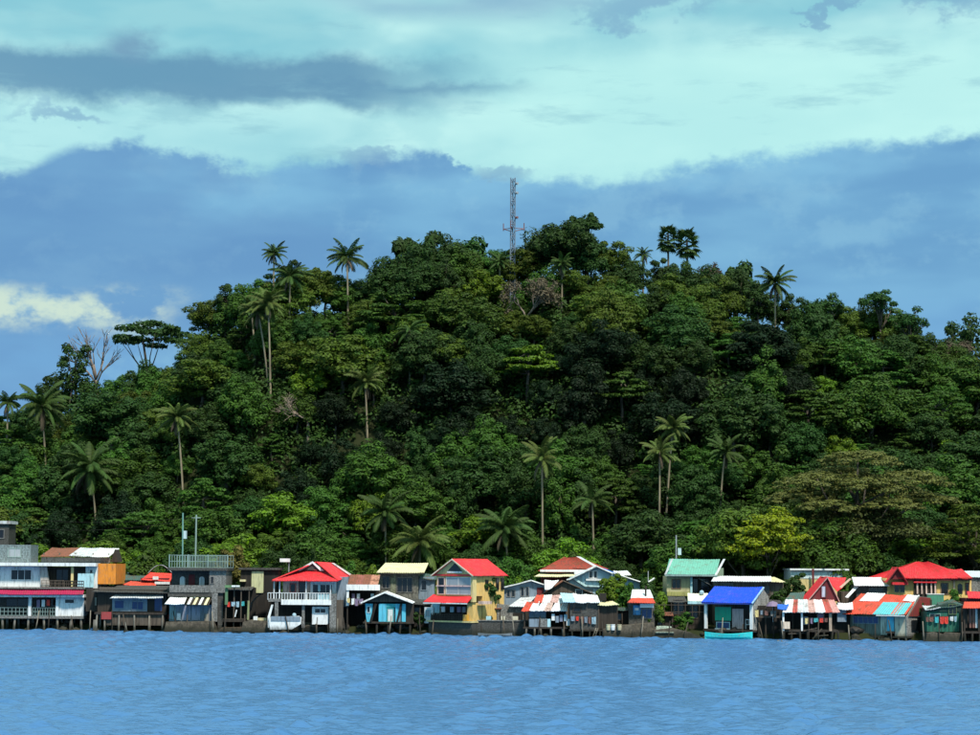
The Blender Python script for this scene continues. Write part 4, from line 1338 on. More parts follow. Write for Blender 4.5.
def boat(px0, px1, yw, label, hull, inner, off_v=-.9, beam=1.0, free=7.0, outrig=None):
    """narrow canoe along the shore with raised ends"""
    hb = House('outrigger_canoe', label, (px0 + px1) / 2, yw, 'water', cat='boat')
    n_ = 15
    V, Fc = [], []
    for i in range(n_):
        t = i / (n_ - 1); x = px0 + (px1 - px0) * t
        w_ = beam * .5 * max(.06, math.sin(math.pi * t) ** .6)
        sheer = free * (1 - .28 * math.sin(math.pi * t))
        keel = 1.2 - 2.2 * (abs(2 * t - 1) ** 4)
        for (a_, z_) in ((-1, sheer), (-.8, sheer * .4), (0, -keel), (.8, sheer * .4), (1, sheer), (.86, sheer - .3), (0, free * .3), (-.86, sheer - .3)):
            V.append(hb.L((x, yw - z_, off_v + w_ * a_)))
    for i in range(n_ - 1):
        for k in range(8):
            k2 = (k + 1) % 8
            Fc.append((8 * i + k, 8 * i + k2, 8 * i + 8 + k2, 8 * i + 8 + k))
    Fc += [tuple(range(7, -1, -1)), tuple(range(8 * (n_ - 1), 8 * n_))]
    hb.mk('hull', V, Fc, hull)
    for t in (.3, .5, .7):
        x = px0 + (px1 - px0) * t
        hb.b('thwart', inner, x - 1.0, x + 1.0, yw - free * .62, yw - free * .52, off_v - beam * .4, off_v + beam * .4)
    if outrig:
        for t in (.3, .7):
            x = px0 + (px1 - px0) * t
            hb.bar('outrigger_boom', inner, (x, yw - free * .85, off_v - 1.6), (x, yw - free * .85, off_v + 1.0), .05)
        hb.bar('outrigger_float', outrig, (px0 + 4, yw - 1.2, off_v - 1.6), (px1 - 4, yw - 1.2, off_v - 1.6), .08)
    return hb
boat(288, 332, 632.8, 'dark wooden canoe moored under the white balcony of the red roofed house', dkwood, wood, -.8, 1.1, 8)

# ---------------- rust roofed shed
h = House('shed', 'open shed with rusty tin roof and white fascia between white and cyan houses', 362, 631.5, 1.5, cat='shed')
for i, (x0, x1, m_) in enumerate(((347, 355, rusttin), (354.7, 362, mat('brown_red_tin', (.32, .10, .07), 'tin', .8, dirt=.5)), (361.7, 369, rusttin), (368.7, 377.5, mat('orange_rust_tin', (.5, .22, .14), 'tin', .8, dirt=.5)))):
    h.r('roof_sheet', m_, [(x0, 585, -.2 + .01 * i), (x1, 585, -.2 + .01 * i), (x1 + .5, 575, 3.6), (x0 + .5, 575, 3.6)])
h.b('fascia', white, 346, 379.5, 584.8, 590.5, -.3, -.21)
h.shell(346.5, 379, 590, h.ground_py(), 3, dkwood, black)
h.b('post', white, 346, 348.5, 590.6, 606, -.18, -.02)
h.b('shelf', wood, 348, 378, 603.5, 605, .3, 2.5)
for x, m_ in ((351, plum), (356, white), (370, paleblue)): h.b('hanging_laundry', m_, x, x + 3, 594, 599 + x % 3, .8, .87)

# ---------------- cyan cottage
h = House('cottage', 'small cyan cottage with white tin gable roof on dark rocks', 386, 632.5, cat='house')
h.gable(362, 412, 602.2, 384.5, 592, -.5, 4.5, whitetin, mat('dark_gable_board', (.10, .075, .06), 'wood'), 1.2, .1, tmat=white)
h.b('back_wall', black, 364, 412, 602.5, 623, 1.6, 4.2)
h.p('wall_panel', cyan, [(365, 604), (372.5, 604), (371.5, 614), (369.5, 622), (366.5, 622), (365.2, 612)], .2, .3)
h.win(367, 369.5, 607, 612.5, .2, mat('pale_frame', (.5, .66, .7)), glass)
for x0, x1 in ((378.5, 382.3), (382.5, 386), (395.2, 399), (401.5, 405.5)): h.b('wall_panel', cyan, x0, x1, 604, 621.8, .2, .3)
h.b('lintel', teal, 386.2, 401, 604, 607.5, .22, .3)
h.win(387, 392.8, 609, 621.5, .3, teal, mat('pale_door', (.62, .66, .62)), 1, 'door')
h.b('wall_panel', bluegrey, 393.8, 401.2, 607.7, 621.8, .5, .6)
h.bar('leaning_pole', black, (401, 604, .05), (397, 622, .05), .14)
h.bar('leaning_pole', black, (375.5, 604, .05), (370.5, 622, .05), .16)
h.b('side_wall', dkwood, 405.7, 413, 603, 622, .4, 4)
h.b('floor_slab', dkwood, 363, 414, 622, 623.6, 0, 4.4)
h.stilts([366, 376, 388, 400, 410], 623, 633.5, (.2, 2), .12)

# ---------------- cream roofed grey house
h = House('house', 'grey cement house with plain cream roof behind the cyan cottage', 402, 600, 7)
h.r('roof', creamtin, [(376.5, 572.5, -.6), (424, 572.5, -.6), (427, 563.2, 4.5), (383, 563.2, 4.5)], .1)
h.b('fascia', dkwood, 377, 424, 572.7, 574.2, -.5, -.4)
h.b('wall', mat('mottled_cement', (.24, .23, .19), 'concrete'), 379, 418, 574, h.ground_py(), .4, 4.5)
h.win(382, 389, 577, 588, .4, grey, glass, 2)
h.win(397, 412, 578, 592, .4, grey, glass, 3)
h.b('pilaster', mat('mossy_cement', (.3, .31, .2), 'concrete'), 390.5, 395.5, 574, 598, .25, .39)
h.b('side_room', bluegrey, 418.2, 434, 577, h.ground_py(), 1.0, 4)
h.win(421, 426, 581, 590, 1.0, bluegrey, glass)
h.r('lean_to_roof', darktin, [(418, 578, .6), (437, 579.5, .6), (436, 574, 4), (420, 573.5, 4)])

# ---------------- yellow house with red gable roof (turned, its right side shows)
TH = R(-36)
h = House('house', 'yellow two storey house with bright red gable roof and red porch awning', 451, 634, rot=TH)
SD = 6.3                                         # depth in metres
h.b('base_wall', dkgrey, 428, 472, 622.5, 636, 0, SD)
h.b('floor_slab', cream, 427, 472.5, 620.8, 622.4, -.25, SD)
h.b('back_wall', dkwood, 431, 472, 603, 620.7, 1.9, 2.0)
h.b('wall', yellow, 431, 472, 575.5, 620.7, 2.05, SD)
h.b('wall', yellow, 466.5, 472, 603, 620.7, .1, 2.0)
h.b('column', mat('amber_paint', (.75, .38, .05)), 464, 468.5, 614.5, 620.6, -.2, .05)
h.railing(431, 464, 614, 620.5, -.1, dkwood, 14, .05, 'porch_railing')
h.b('railing_board', dkwood, 431, 463.5, 615, 620.3, -.02, .04)
h.b('upper_wall', yellow, 435.5, 472, 575.6, 596, .05, 2.0)
h.b('corner_pilaster', cream, 471.0, 473.2, 575, 602, -.08, .6)
h.win(437.5, 443.5, 578.5, 594, .05, mat('pink_cream_trim', (.75, .5, .42)), glass)
h.win(446, 470, 578, 594, .05, mat('soft_white_trim', (.7, .66, .62)), lglass, 2)
h.b('sill_bar', mat('rose_trim', (.75, .5, .45)), 436, 471, 585.5, 586.8, -.1, -.03)
h.r('porch_awning', redroof, [(428, 602.6, -1.1), (472.5, 602.6, -1.1), (472, 595, .3), (431, 595, .3)], .08)
h.b('awning_edge', white, 428, 472.4, 602.9, 604, -1.1, -1.02)
h.gable(433.5, 473.5, 574.5, 453.5, 559, -.4, SD + .3, redroof, cream, 1.6, .02, tmat=mat('cream_trim', (.8, .66, .48)))
h.p('gable_window', glass, [(447, 571.5), (462, 571.5), (454.5, 563.5)], -.06, .015)
h.b('gable_sill', white, 447, 462, 571.6, 573.2, -.1, .015)
h.b('gable_band', redroof, 432.5, 474, 574.6, 576.2, -.12, .04)
for v0_, y0_, y1_ in ((4.6, 578, 590), (5.6, 578, 590), (2.5, 580, 590)):
    xx = 472.0
    h.b('side_window', glass, xx + .02, xx + .8, y0_, y1_, v0_, v0_ + .55)
h.b('left_wing', white, 422, 430.8, 608, 624, .3, 3)
h.win(424, 428, 611, 617, .3, palecyan, lglass)
h.b('neighbour_lattice', palecyan, 429, 436, 604, 613.5, .5, .7)
for x, m_ in ((440, white), (449, paleblue), (456, plum), (461, mat('grey_shirt', (.25, .25, .27)))):
    h.b('hanging_laundry', m_, x - 1.8, x + 1.8, 607, 612.5, .5, .6)
h.b('pink_ledge', pink, 474, 479.5, 601, 604, .8, 2.4)

# ---------------- dark sea wall right of it and grey house above
h = House('sea_wall', 'long dark concrete sea wall right of the yellow house', 500, 636, cat='wall')
h.b('wall', dkgrey, 473, 534, 621.5, 637, .3, 1.2)
h.b('coping', grey, 472.5, 533.5, 620.3, 621.3, .2, 1.3)
for x, w_ in ((486, 5), (501, 4), (512, 6)): h.b('ledge_goods', mat('pale_goods', (.6, .55, .4)) if x > 490 else palecyan, x, x + w_, 616.5, 620.1, .4, .9)
h = House('house', 'long blue grey house with low white gable and paired windows behind the sea wall', 524, 604, 6)
h.p('wall', bluegrey, [(502, h.ground_py()), (502, 588.5), (532, 581.5), (546, 585), (546, h.ground_py())], .2, 5)
h.r('roof_slope', tin, [(500.5, 588.6, 5.3), (500.5, 588.6, -.3), (531.5, 580.5, -.3), (531.5, 580.5, 5.3)])
h.r('roof_slope', whitetin, [(547, 585.5, -.3), (547, 585.5, 5.3), (531.5, 580.5, 5.3), (531.5, 580.5, -.3)])
h.win(507, 509.6, 590.5, 596.5, .2, grey, glass); h.win(511.8, 514.6, 590.5, 596.5, .2, grey, glass)
h.win(521, 523.6, 587.5, 596, .2, grey, glass); h.win(526, 528.4, 587.5, 596, .2, grey, glass)
h.b('door', maroon, 537, 543.5, 587.5, 598, .12, .19)
h = House('shack', 'grey shack with pale tin lean-to roof above the sea wall', 514, 620, 3.0, cat='shack')
h.r('roof', tin, [(508, 606.5, -.2), (526, 606.8, -.2), (536, 597, 3), (521, 598, 3)])
h.p('wall', grey, [(497, 621), (497, 604), (524, 607), (524, 621)], .3, 3)
h.b('wall', dkwood, 486, 497, 602, 621, .5, 3)
h.b('opening', black, 513, 523, 613, 620, .2, .29)  # flat black board, its colour stands for the dark of an opening

# ---------------- faded red hip roof, upper
h = House('house', 'upper house with faded red hip roof and white eaves above the shacks', 568, 585, 14)
h.b('wall', maroon, 542, 604, 572, h.ground_py(), .5, 7)
h.r('roof_front', brickroof, [(539.5, 571.5, -.3), (604, 571.5, -.3), (577, 557.3, 4), (566, 557.3, 4)], .1)
h.r('roof_side', brickroof, [(604.3, 571.2, -.2), (612, 569, 8), (580, 557, 5), (577, 557.1, 4)], .1)
h.r('roof_side', brickroof, [(539.5, 571.3, 8), (539.5, 571.3, -.2), (566, 557.1, 4), (566, 557.1, 5)], .1)
h.p('ridge_cap', white, [(576, 556.4), (580, 556.6), (605, 570.2), (601, 570.5)], -.38, -.2)
h.b('fascia', white, 540, 585, 569.8, 571.9, -.5, -.38)
h.r('lower_eave', creamtin, [(534, 576.5, -1.2), (585, 576, -1.2), (582, 573.2, .2), (541, 573.2, .2)])
h.b('fascia', white, 574, 588, 571.5, 574.6, -.7, -.55)

# ---------------- pale blue gable house
h = House('house', 'pale blue gable house with long white tin roof falling to the right', 598, 604, 9)
h.p('wall', paleblue, [(570, h.ground_py()), (570, 579), (597, 566.5), (640, 583), (640, h.ground_py())], .3, 5)
h.win(589.5, 592.3, 571.5, 578, .3, white, glass); h.win(594, 597, 571.5, 578, .3, white, glass)
h.b('balcony_band', white, 586, 602, 579, 580.8, -.1, .25)
h.r('roof_slope', whitetin, [(613, 573.4, -.5), (613, 573.4, 5.4), (596.5, 566.2, 5.4), (596.5, 566.2, -.5)])
h.r('roof_slope', whitetin, [(650, 584.5, -.5), (650, 584.5, 5.4), (613.3, 572.6, 5.4), (613.3, 572.6, -.5)])
h.r('roof_slope', tin, [(568, 580.2, 5.4), (568, 580.2, -.5), (596.5, 566.4, -.5), (596.5, 566.4, 5.4)])
h.r('blue_tarpaulin', bluetarp, [(617, 573.5, 1.0), (613, 571.5, 4.8), (603, 568.3, 4.8), (605, 569, 1.0)], .05)
h.r('upper_roof', whitetin, [(619, 575, 4.9), (634, 575, 4.9), (632, 571, 8), (617, 571, 8)])
h.p('lower_trim', mat('pale_teal_trim', (.5, .7, .7)), [(570, 577.5), (572, 576.5), (586, 585), (602, 586), (602, 587.2), (585, 586.8)], -.08, .2)
h.win(585, 592, 590, 598, .3, grey, lglass)
h.bar('antenna_pole', steel, (649.5, 583, 2), (649.5, 571, 2), .05)
h.bar('antenna_arm', white, (650, 582, 2), (656, 578, 2), .12)

# ---------------- brown plank gable
h = House('house', 'brown weathered plank gable house between the faded red roof and the patched shack', 570, 606, 6.5)
h.p('wall', wood, [(541, h.ground_py()), (541, 595), (563, 581.5), (599, 596), (599, h.ground_py())], .2, 4)
h.r('roof_slope', rusttin, [(539.5, 596.2, 4.3), (539.5, 596.2, -.2), (563, 580.8, -.2), (563, 580.8, 4.3)])
h.r('roof_slope', wood, [(601, 597, -.2), (601, 597, 4.3), (563, 580.8, 4.3), (563, 580.8, -.2)])
h.r('white_sheet', whitetin, [(544.5, 590, -1.2), (551, 588.5, -1.2), (559, 580.5, .6), (544.5, 580.5, .6)])
h.win(576, 582, 590, 594.5, .2, white, glass)

# ---------------- patched shack and dark shack on stilts
h = House('shack', 'stilt shack with patched red and white tin roof', 548, 636, cat='shack')
patch = [(521, 530, 541, 545, orangered), (528, 537, 545, 551, whitetin), (536, 545, 551, 556, whitetin), (543, 551, 554, 559, mat('pale_rust_tin', (.6, .42, .36), 'tin', .7, dirt=.5)), (550, 559, 558, 562, whitetin), (558, 567, 561, 568, tin)]
for i, (a0, a1, r1, r2, m_) in enumerate(patch):
    h.r('roof_sheet', m_, [(a0, 611.2 - .35 * (i % 2), -.7 + .02 * i), (a1, 610.9, -.7 + .02 * i), (a1 - .2 + (545 - a1) * .02 + 3, 602, 1.6), (a0 + 6, 602.2, 1.6)])
for i, (x0, x1, m_) in enumerate(((534, 542, orangered), (541, 550, whitetin), (549, 558, mat('pinkish_tin', (.6, .36, .32), 'tin', .7, dirt=.4)), (557, 566, whitetin))):
    h.r('roof_sheet', m_, [(x0 - 1, 603.2, 1.2 + .02 * i), (x1, 603, 1.2 + .02 * i), (x1 + 3, 595.4, 3.8), (x0 + 3, 595.8, 3.8)])
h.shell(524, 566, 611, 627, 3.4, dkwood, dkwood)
h.b('wall_panel', bluegrey, 529, 540, 619, 627, -.1, 0); h.b('wall_panel', grey, 540.3, 547, 618.5, 627, -.12, -.02); h.b('wall_panel', palecyan, 547.3, 550.5, 619, 627, -.1, 0)
h.b('wall_panel', bluegrey, 529, 546, 612, 618.2, .6, .7)
h.b('floor_slab', dkwood, 523, 568, 627, 628.8, -.1, 3.5)
h.stilts([526, 534, 541, 551.5, 563], 628.5, 638, (0, 1.6), .12, pole)
for i, (x, y, m_) in enumerate(((553, 614, white), (557, 616, bluegrey), (561, 615, mat('slate_cloth', (.2, .22, .3))), (565.5, 614.5, paleblue), (568, 619, white))):
    h.b('hanging_laundry', m_, x - 1.6, x + 1.6, y, y + 6.5, -.25, -.18)
h = House('shack', 'dark boarded stilt shack with glaring white tin roof', 592, 636.5, cat='shack')
for i, (x0, x1, m_) in enumerate(((561, 574, mat('light_blue_tin', (.45, .66, .74), 'tin', .5, dirt=.15)), (573.5, 587, whitetin), (586.5, 599, whitetin))):
    h.r('roof_sheet', m_, [(x0 + 2, 602.6, -.4 + .02 * i), (x1 + 1, 602.4, -.4 + .02 * i), (x1, 594.5 + i * .6, 3.4), (x0, 593.5 + i * .6, 3.4)])
h.b('wall', dkgrey, 570, 598, 603.6, 630, .1, 4)
h.win(573.5, 580.5, 608.5, 612, .1, dkwood, glass)
h.b('corner_board', wood, 598, 599.3, 603, 630, .02, .12)
h.b('wall', dkwood, 599.5, 618, 605.6, 629, .3, 4)
h.r('lean_to_roof', creamtin, [(597.5, 605.2, -.3), (619, 604.6, -.3), (614, 601.6, 2), (600, 602, 2)])
h.b('floor_slab', dkwood, 569, 619, 629.6, 631.2, 0, 4)
h.stilts([572, 581, 590, 600, 610], 631, 639, (.1, 1.6), .1)
h.bars('ladder', pole, [((592, 638, -.6), (596, 628, 0)), ((594.5, 638, -.6), (598, 628, 0)), ((593, 636, -.5), (595.5, 636, -.5)), ((594, 633, -.35), (596.5, 633, -.35)), ((595, 630.5, -.2), (597.2, 630.5, -.2))], .06)
h.b('mast_box', black, 600.5, 607, 593.5, 601, 1.5, 2.5)

# ---------------- stone quay and kiosk
h = House('stone_quay', 'brown stone quay wall under the red awning kiosk', 634, 638, cat='wall')
h.p('wall', stone, [(602, 640), (603, 630), (612, 626), (630, 625), (654, 622.5), (656, 640)], -.2, 2.2)
h = House('kiosk', 'small kiosk with red awning and blue poster on the stone quay', 641, 623, 1.2, cat='kiosk')
h.b('wall', dkgrey, 629, 655, 601, 626, .4, 3)
h.r('awning', orangered, [(626.5, 602.6, -.8), (655, 602.6, -.8), (653, 598, .6), (632, 598, .6)])
h.r('roof', whitetin, [(631, 598.2, .6), (654, 598.2, .6), (652, 590, 3), (634, 590, 3)])
h.bar('chimney', dkwood, (646.5, 598, 1.2), (646.5, 586, 1.2), .12)
h.b('blue_poster', mat('sky_blue_poster', (.07, .28, .55)), 633.5, 641, 605.5, 615, .3, .37)
h.b('poster_mark', white, 635, 639, 608, 610.5, .27, .29)
h.b('white_signboard', white, 640, 653.5, 603.8, 607.8, -.1, .0)
h.win(642, 652, 609.5, 618, .4, grey, bglass, 2)
for x, m_ in ((608, mat('pale_bucket', (.6, .55, .35))), (612.5, white), (619, mat('tan_sack', (.5, .42, .26)))):
    hh = House('bucket', {608: 'pale bucket on the stone quay', 612.5: 'white bucket on the stone quay', 619: 'tan sack lying on the stone quay'}[x], x, 630, None, cat='container')
    v, f = tube([hh.L((x, 630, -.75)), hh.L((x, 627, -.75)), hh.L((x, 624.6, -.75))], [.22, .26, .24], 9)
    hh.mk('body', v, f, m_)
    v, f = tube([hh.L((x, 624.7, -.75)), hh.L((x, 624.2, -.75))], [.27, .27], 9)
    hh.mk('rim', v, f, m_)
h = House('stone_quay', 'low quay block with pale sloping top left of the turquoise boat', 672, 639, cat='wall')
h.p('wall', stone, [(650, 641), (654, 630), (672, 628), (690, 632), (692, 641)], -.1, 2.0)
h.r('sloping_top', mat('pale_lime_cement', (.42, .5, .4), 'concrete'), [(655, 633, -.35), (674, 633, -.35), (672, 626.5, 1.2), (657.5, 626.5, 1.2)], .12, 5)
h = House('stone_heap', 'heap of pale rubble left of the turquoise boat', 686, 640, cat='rubble')
h.p('rubble', stone, [(678, 641), (679, 636), (684, 632), (692, 633), (700, 636), (702, 641)], .2, 2)

# ---------------- green roofed house
h = House('house', 'cream house with sea green roof edged in white', 692, 602, 10)
h.r('roof', greenroof, [(665, 574.5, -.5), (715.5, 574.5, -.5), (723.5, 559.2, 3.6), (672, 559.2, 3.6)], .08)
h.p('roof_edge', white, [(714.2, 574.8), (716.6, 574.8), (725, 559), (722.8, 559)], -.62, -.5)
h.p('roof_edge', white, [(664, 574.8), (666, 574.8), (673, 559), (671, 559)], -.62, -.5)
h.b('fascia', mat('grey_teal_fascia', (.25, .36, .34)), 664.5, 716.5, 574.6, 576.4, -.6, -.5)
h.b('wall', mat('dull_cream_paint', (.46, .42, .24)), 667, 692, 576.4, h.ground_py(), .3, 6)
h.win(672.5, 680.5, 580, 588.5, .3, mat('brown_trim', (.2, .12, .08)), glass, 2)
h.b('wall', dkwood, 692.2, 716, 576.4, h.ground_py(), 1.2, 6)
h.b('door_post', palecyan, 690.5, 692.6, 577, 597, .15, .28)
h.win(694, 699, 579, 596, 1.2, dkwood, glass, 1, 'door'); h.win(702, 711, 579, 590, 1.2, dkwood, glass, 2)
h.b('side_wall', mat('sage_paint', (.24, .32, .22)), 716.2, 726, 568, h.ground_py(), 2.5, 6)
h.bar('stair_rail', grey, (699, 578.5, .2), (712, 586, .2), .07)
h.bar('antenna_pole', steel, (679.3, 560, 4), (679.3, 535, 4), .08)
h.b('antenna_box', mat('pale_box', (.5, .62, .62)), 681, 684.3, 548, 555, 3.8, 4.3)
h.b('lower_ledge', mat('moss_yellow', (.4, .38, .12)), 667, 690, 592, 596, -.2, .25)
h = House('shack', 'shack with cream awning between the green roof and the blue roof', 696, 606, 4.5, cat='shack')
h.r('awning', mat('pale_cream_tin', (.78, .76, .58), 'tin', .6, dirt=.1), [(687.5, 601, -.5), (709, 601, -.5), (709, 593.5, 1.2), (688.5, 593.5, 1.2)])
h.b('awning_edge', palecyan, 687.5, 709, 601.2, 604, -.5, -.42)
h.b('wall', dkwood, 672, 708, 602, h.ground_py(), .5, 3)
h.win(690, 698, 606, 618, .5, wood, glass, 2); h.win(674, 684, 600.5, 614, .5, wood, glass, 1, 'door')
h.r('roof', dkgrey, [(668, 602, -.2), (687, 602, -.2), (687, 597, 3), (670, 597, 3)])
o = bpy.data.objects.new('dish', ball); COL.objects.link(o); o.parent = h.e; o.location = h.L((702.5, 592.6, .8)); o.scale = (1.1, 1.1, 1.1)
h.bars('fence', wood, [((655, 605, -.4), (706, 605, -.4)), ((655, 612, -.4), (706, 612, -.4))] + [((x, 603, -.4), (x, 622, -.4)) for x in range(657, 707, 7)], .04)

# ---------------- grey long house behind
h = House('house', 'long grey boarded house with flat white roof behind the blue roof', 748, 606, 8)
h.r('roof', whitetin, [(711, 581.3, -.4), (771, 581.3, -.4), (776, 576.5, 4), (718, 576.5, 4)])
h.r('roof', creamtin, [(771.3, 581.6, -.4), (785, 581.6, -.4), (779, 577, 4), (774, 577, 4)])
h.b('wall', mat('grey_brown_board', (.17, .145, .125), 'wood', .9), 716, 784, 581.6, h.ground_py(), .3, 5)
h.win(722, 733, 584, 588.5, .3, grey, glass, 3)
h.win(760, 770, 586, 594, .3, wood, glass, 2)

# ---------------- blue roofed house (turned a little)
h = House('house', 'small house with vivid blue roof, white posts and jade green curtain', 731, 634.5, 1.2, rot=R(-32))
h.r('roof', blueroof, [(705.5, 602.8, -.7), (752.5, 602.8, -.7), (750.5, 587.2, 3.0), (704.5, 587.2, 3.0)], .1)
h.b('fascia', mat('indigo_fascia', (.02, .05, .3)), 706, 752.5, 603, 604.4, -.7, -.6)
h.r('roof_edge', mat('light_blue_trim', (.3, .5, .75)), [(752.3, 603.2, -.75), (753.8, 603.4, -.75), (751.8, 587.4, 3.05), (750.3, 587, 3.05)], .12, 5)
h.b('back_wall', mat('dim_grey_board', (.16, .16, .16), 'wood'), 708, 751, 604, 629, 2.3, 2.45)
V = [h.L((750.8, 604.4, 0)), h.L((750.8, 632, 0)), h.L((750.8, 632, 4.2)), h.L((750.8, 597, 4.2)), h.L((750.8, 588.5, 2.6))]
h.mk('side_wall', [v + Vector((d, 0, 0)) for d in (0, .12) for v in V], [(0, 1, 2, 3, 4), (9, 8, 7, 6, 5)] + [(i, i + 5, (i + 1) % 5 + 5, (i + 1) % 5) for i in range(5)], mat('stained_white', (.5, .49, .46), 'concrete'))
for x in (706.8, 749.3): h.b('post', white, x, x + 2.3, 604.3, 629, -.25, 0)
h.b('jade_curtain', jade, 713.5, 728.5, 607.5, 621, .7, .78)
h.b('pink_door', mat('dusty_pink', (.52, .38, .36)), 730, 740.5, 609, 629, .6, .7)
h.win(715.5, 727, 623, 628.5, .7, palecyan, bglass, 2)
h.b('white_rail', white, 714, 728, 628.6, 629.9, .5, .7)
h.b('back_panel', mat('pale_panel', (.34, .34, .34)), 741, 749, 606, 620, 2.1, 2.2)
h.bars('white_chair', white, [((742, 619, .8), (742, 628.8, .8)), ((747.5, 619, .8), (747.5, 628.8, .8)), ((742, 619.5, .8), (747.5, 619.5, .8)), ((742, 624.5, .8), (747.5, 624.5, .8)), ((744.7, 619, .8), (744.7, 624.5, .8))], .06)
h.b('floor_slab', dkwood, 706, 752, 629.8, 631.5, -.3, 4.2)
h.stilts([708, 718, 729, 740, 750], 631.5, 638, (0, 2), .12)
boat(703.5, 751, 639.3, 'turquoise canoe floating in front of the blue roofed house', turq, white, -1.4, 1.1, 8.0)
h = House('lean_to', 'dark lean-to with faded plum umbrella right of the blue roofed house', 770, 637, 1.0, cat='shack')
h.b('wall', black, 757, 784, 606, 640, .8, 3)
h.b('plank', wood, 756, 784, 616, 618, .2, .4)
for x in (759, 766, 774, 781): h.bar('post', dkwood, (x, 606, .3), (x, 641, .3), .1)
h = House('umbrella', 'faded plum umbrella spread beside the blue roofed house', 772.5, 606, 1.0, cat='umbrella')
n_ = 10
V = [h.L((772.5, 601, -.3))] + [h.L((772.5, 606.2, -.3)) + Vector((math.cos(2 * math.pi * i / n_) * .78, math.sin(2 * math.pi * i / n_) * .78, 0)) for i in range(n_)] + [h.L((772.5, 602.5, -.3)) + Vector((math.cos(2 * math.pi * i / n_) * .5, math.sin(2 * math.pi * i / n_) * .5, 0)) for i in range(n_)]
h.mk('canopy', V, [(0, 11 + i, 11 + (i + 1) % n_) for i in range(n_)] + [(11 + i, 1 + i, 1 + (i + 1) % n_, 11 + (i + 1) % n_) for i in range(n_)], plum)
h.bar('shaft', steel, (772.5, 601, -.3), (772.5, 622, -.3), .03)

# ---------------- far white building
h = House('house', 'long white building with cream band seen above the maroon gable', 820, 592, 15)
h.b('wall', white, 791, 848, 570.5, 579.5, .3, 6)
h.b('wall', mat('very_pale_cyan', (.66, .8, .8)), 791.5, 847, 572.5, 578.5, .2, .29)
h.b('wall_band', cream, 791, 848, 579.6, h.ground_py(), .1, 6)
h.b('roof_slab', whitetin, 790, 849, 568.8, 570.4, -.2, 6.3)
h.b('dark_pole', maroon, 811.5, 813.5, 569, h.ground_py(), -.6, -.4)

# ---------------- striped roof open house with maroon gable
h = House('house', 'open stilt house with maroon gable and red and white striped tin roof', 812, 640)
strip = [(782, 792, whitetin), (791.6, 797, mat('worn_red_tin', (.5, .09, .07), 'tin', .7, dirt=.5)), (796.6, 808, tin), (807.6, 815.5, mat('pinkish_tin', (.6, .36, .32), 'tin', .7, dirt=.4)), (815.1, 825, whitetin), (824.6, 832, mat('worn_red_tin', (.5, .09, .07), 'tin', .7, dirt=.5)), (831.6, 839.5, mat('faded_pink_tin', (.62, .3, .27), 'tin', .6, dirt=.3))]
for i, (x0, x1, m_) in enumerate(strip):
    h.r('roof_sheet', m_, [(x0, 612.4, -.6 + .012 * i), (x1, 612.4 - .1 * i, -.6 + .012 * i), (x1 + 3 + (810 - x1) * .15, 600, 2.6), (x0 + 3 + (810 - x0) * .15, 600, 2.6)])
h.r('blue_tarpaulin', bluetarp, [(777.5, 609.5, -.3), (786, 610.3, -.3), (791, 604.8, 1.2), (779, 605, 1.2)], .05)
h.r('lean_to_roof', darktin, [(785, 604.5, 2.5), (806, 602.5, 2.5), (812, 592.5, 5), (797, 594, 5)])
h.gable(811.5, 843, 600.5, 831.5, 577, 2.4, 7.5, redroof, maroon, .6, 2.6, tmat=mat('faded_rose_board', (.55, .3, .26)))
h.r('side_roof', redroof, [(844, 592, 4), (853, 588, 6.5), (858, 578, 7.4), (834, 577.5, 6)])
h.p('ridge_cap', mat('pale_orange_trim', (.75, .5, .36)), [(845, 587.5), (847, 588.5), (857.5, 579), (855.5, 578.5)], 3.4, 3.7)
h.win(825.5, 829.5, 586.5, 597.5, 2.55, maroon, mat('pale_lilac_glass', (.5, .5, .6)))
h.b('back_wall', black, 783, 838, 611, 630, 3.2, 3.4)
for x in (782.5, 801, 829): h.b('post', white if x < 820 else mat('tan_post', (.5, .36, .26)), x, x + 1.7 + (1 if x > 820 else 0), 612.5, 631, -.2, .05)
for x in (795, 813, 820): h.bar('post', dkwood, (x, 612, 1.5), (x, 632, 1.5), .1)
h.b('signboard', mat('cream_board', (.7, .55, .42)), 782.6, 789.6, 622, 629, -.32, -.22)
h.win(818.5, 824, 614.5, 621, .3, mat('rose_frame', (.4, .22, .2)), plum)
h.b('floor_slab', dkwood, 782, 838, 629.8, 632, -.1, 3.4)
h.stilts([784, 792, 800, 808, 816, 824, 832, 838], 631, 642, (0, 1.7), .13)
h.bars('loose_timber', wood, [((788, 634, -.2), (806, 633.2, .4)), ((803, 631, -.3), (818, 628, .2)), ((812, 639, -.5), (822, 629, 0)), ((816, 636, -.4), (828, 635, -.1))], .09)
h.b('cloth', bluegrey, 804, 809, 617, 625, .6, .7)
h = House('rowing_float', 'pair of white floats bobbing by the rubble beside the striped roof', 779, 641.6, 'water', cat='float')
for x, w_ in ((776, 3.2), (780.3, 1.5)):
    h.p('float', white, [(x, 642.2), (x + w_ * .2, 640.2), (x + w_ * .8, 639.9), (x + w_, 641), (x + w_, 642.2)], -.6, -.25)

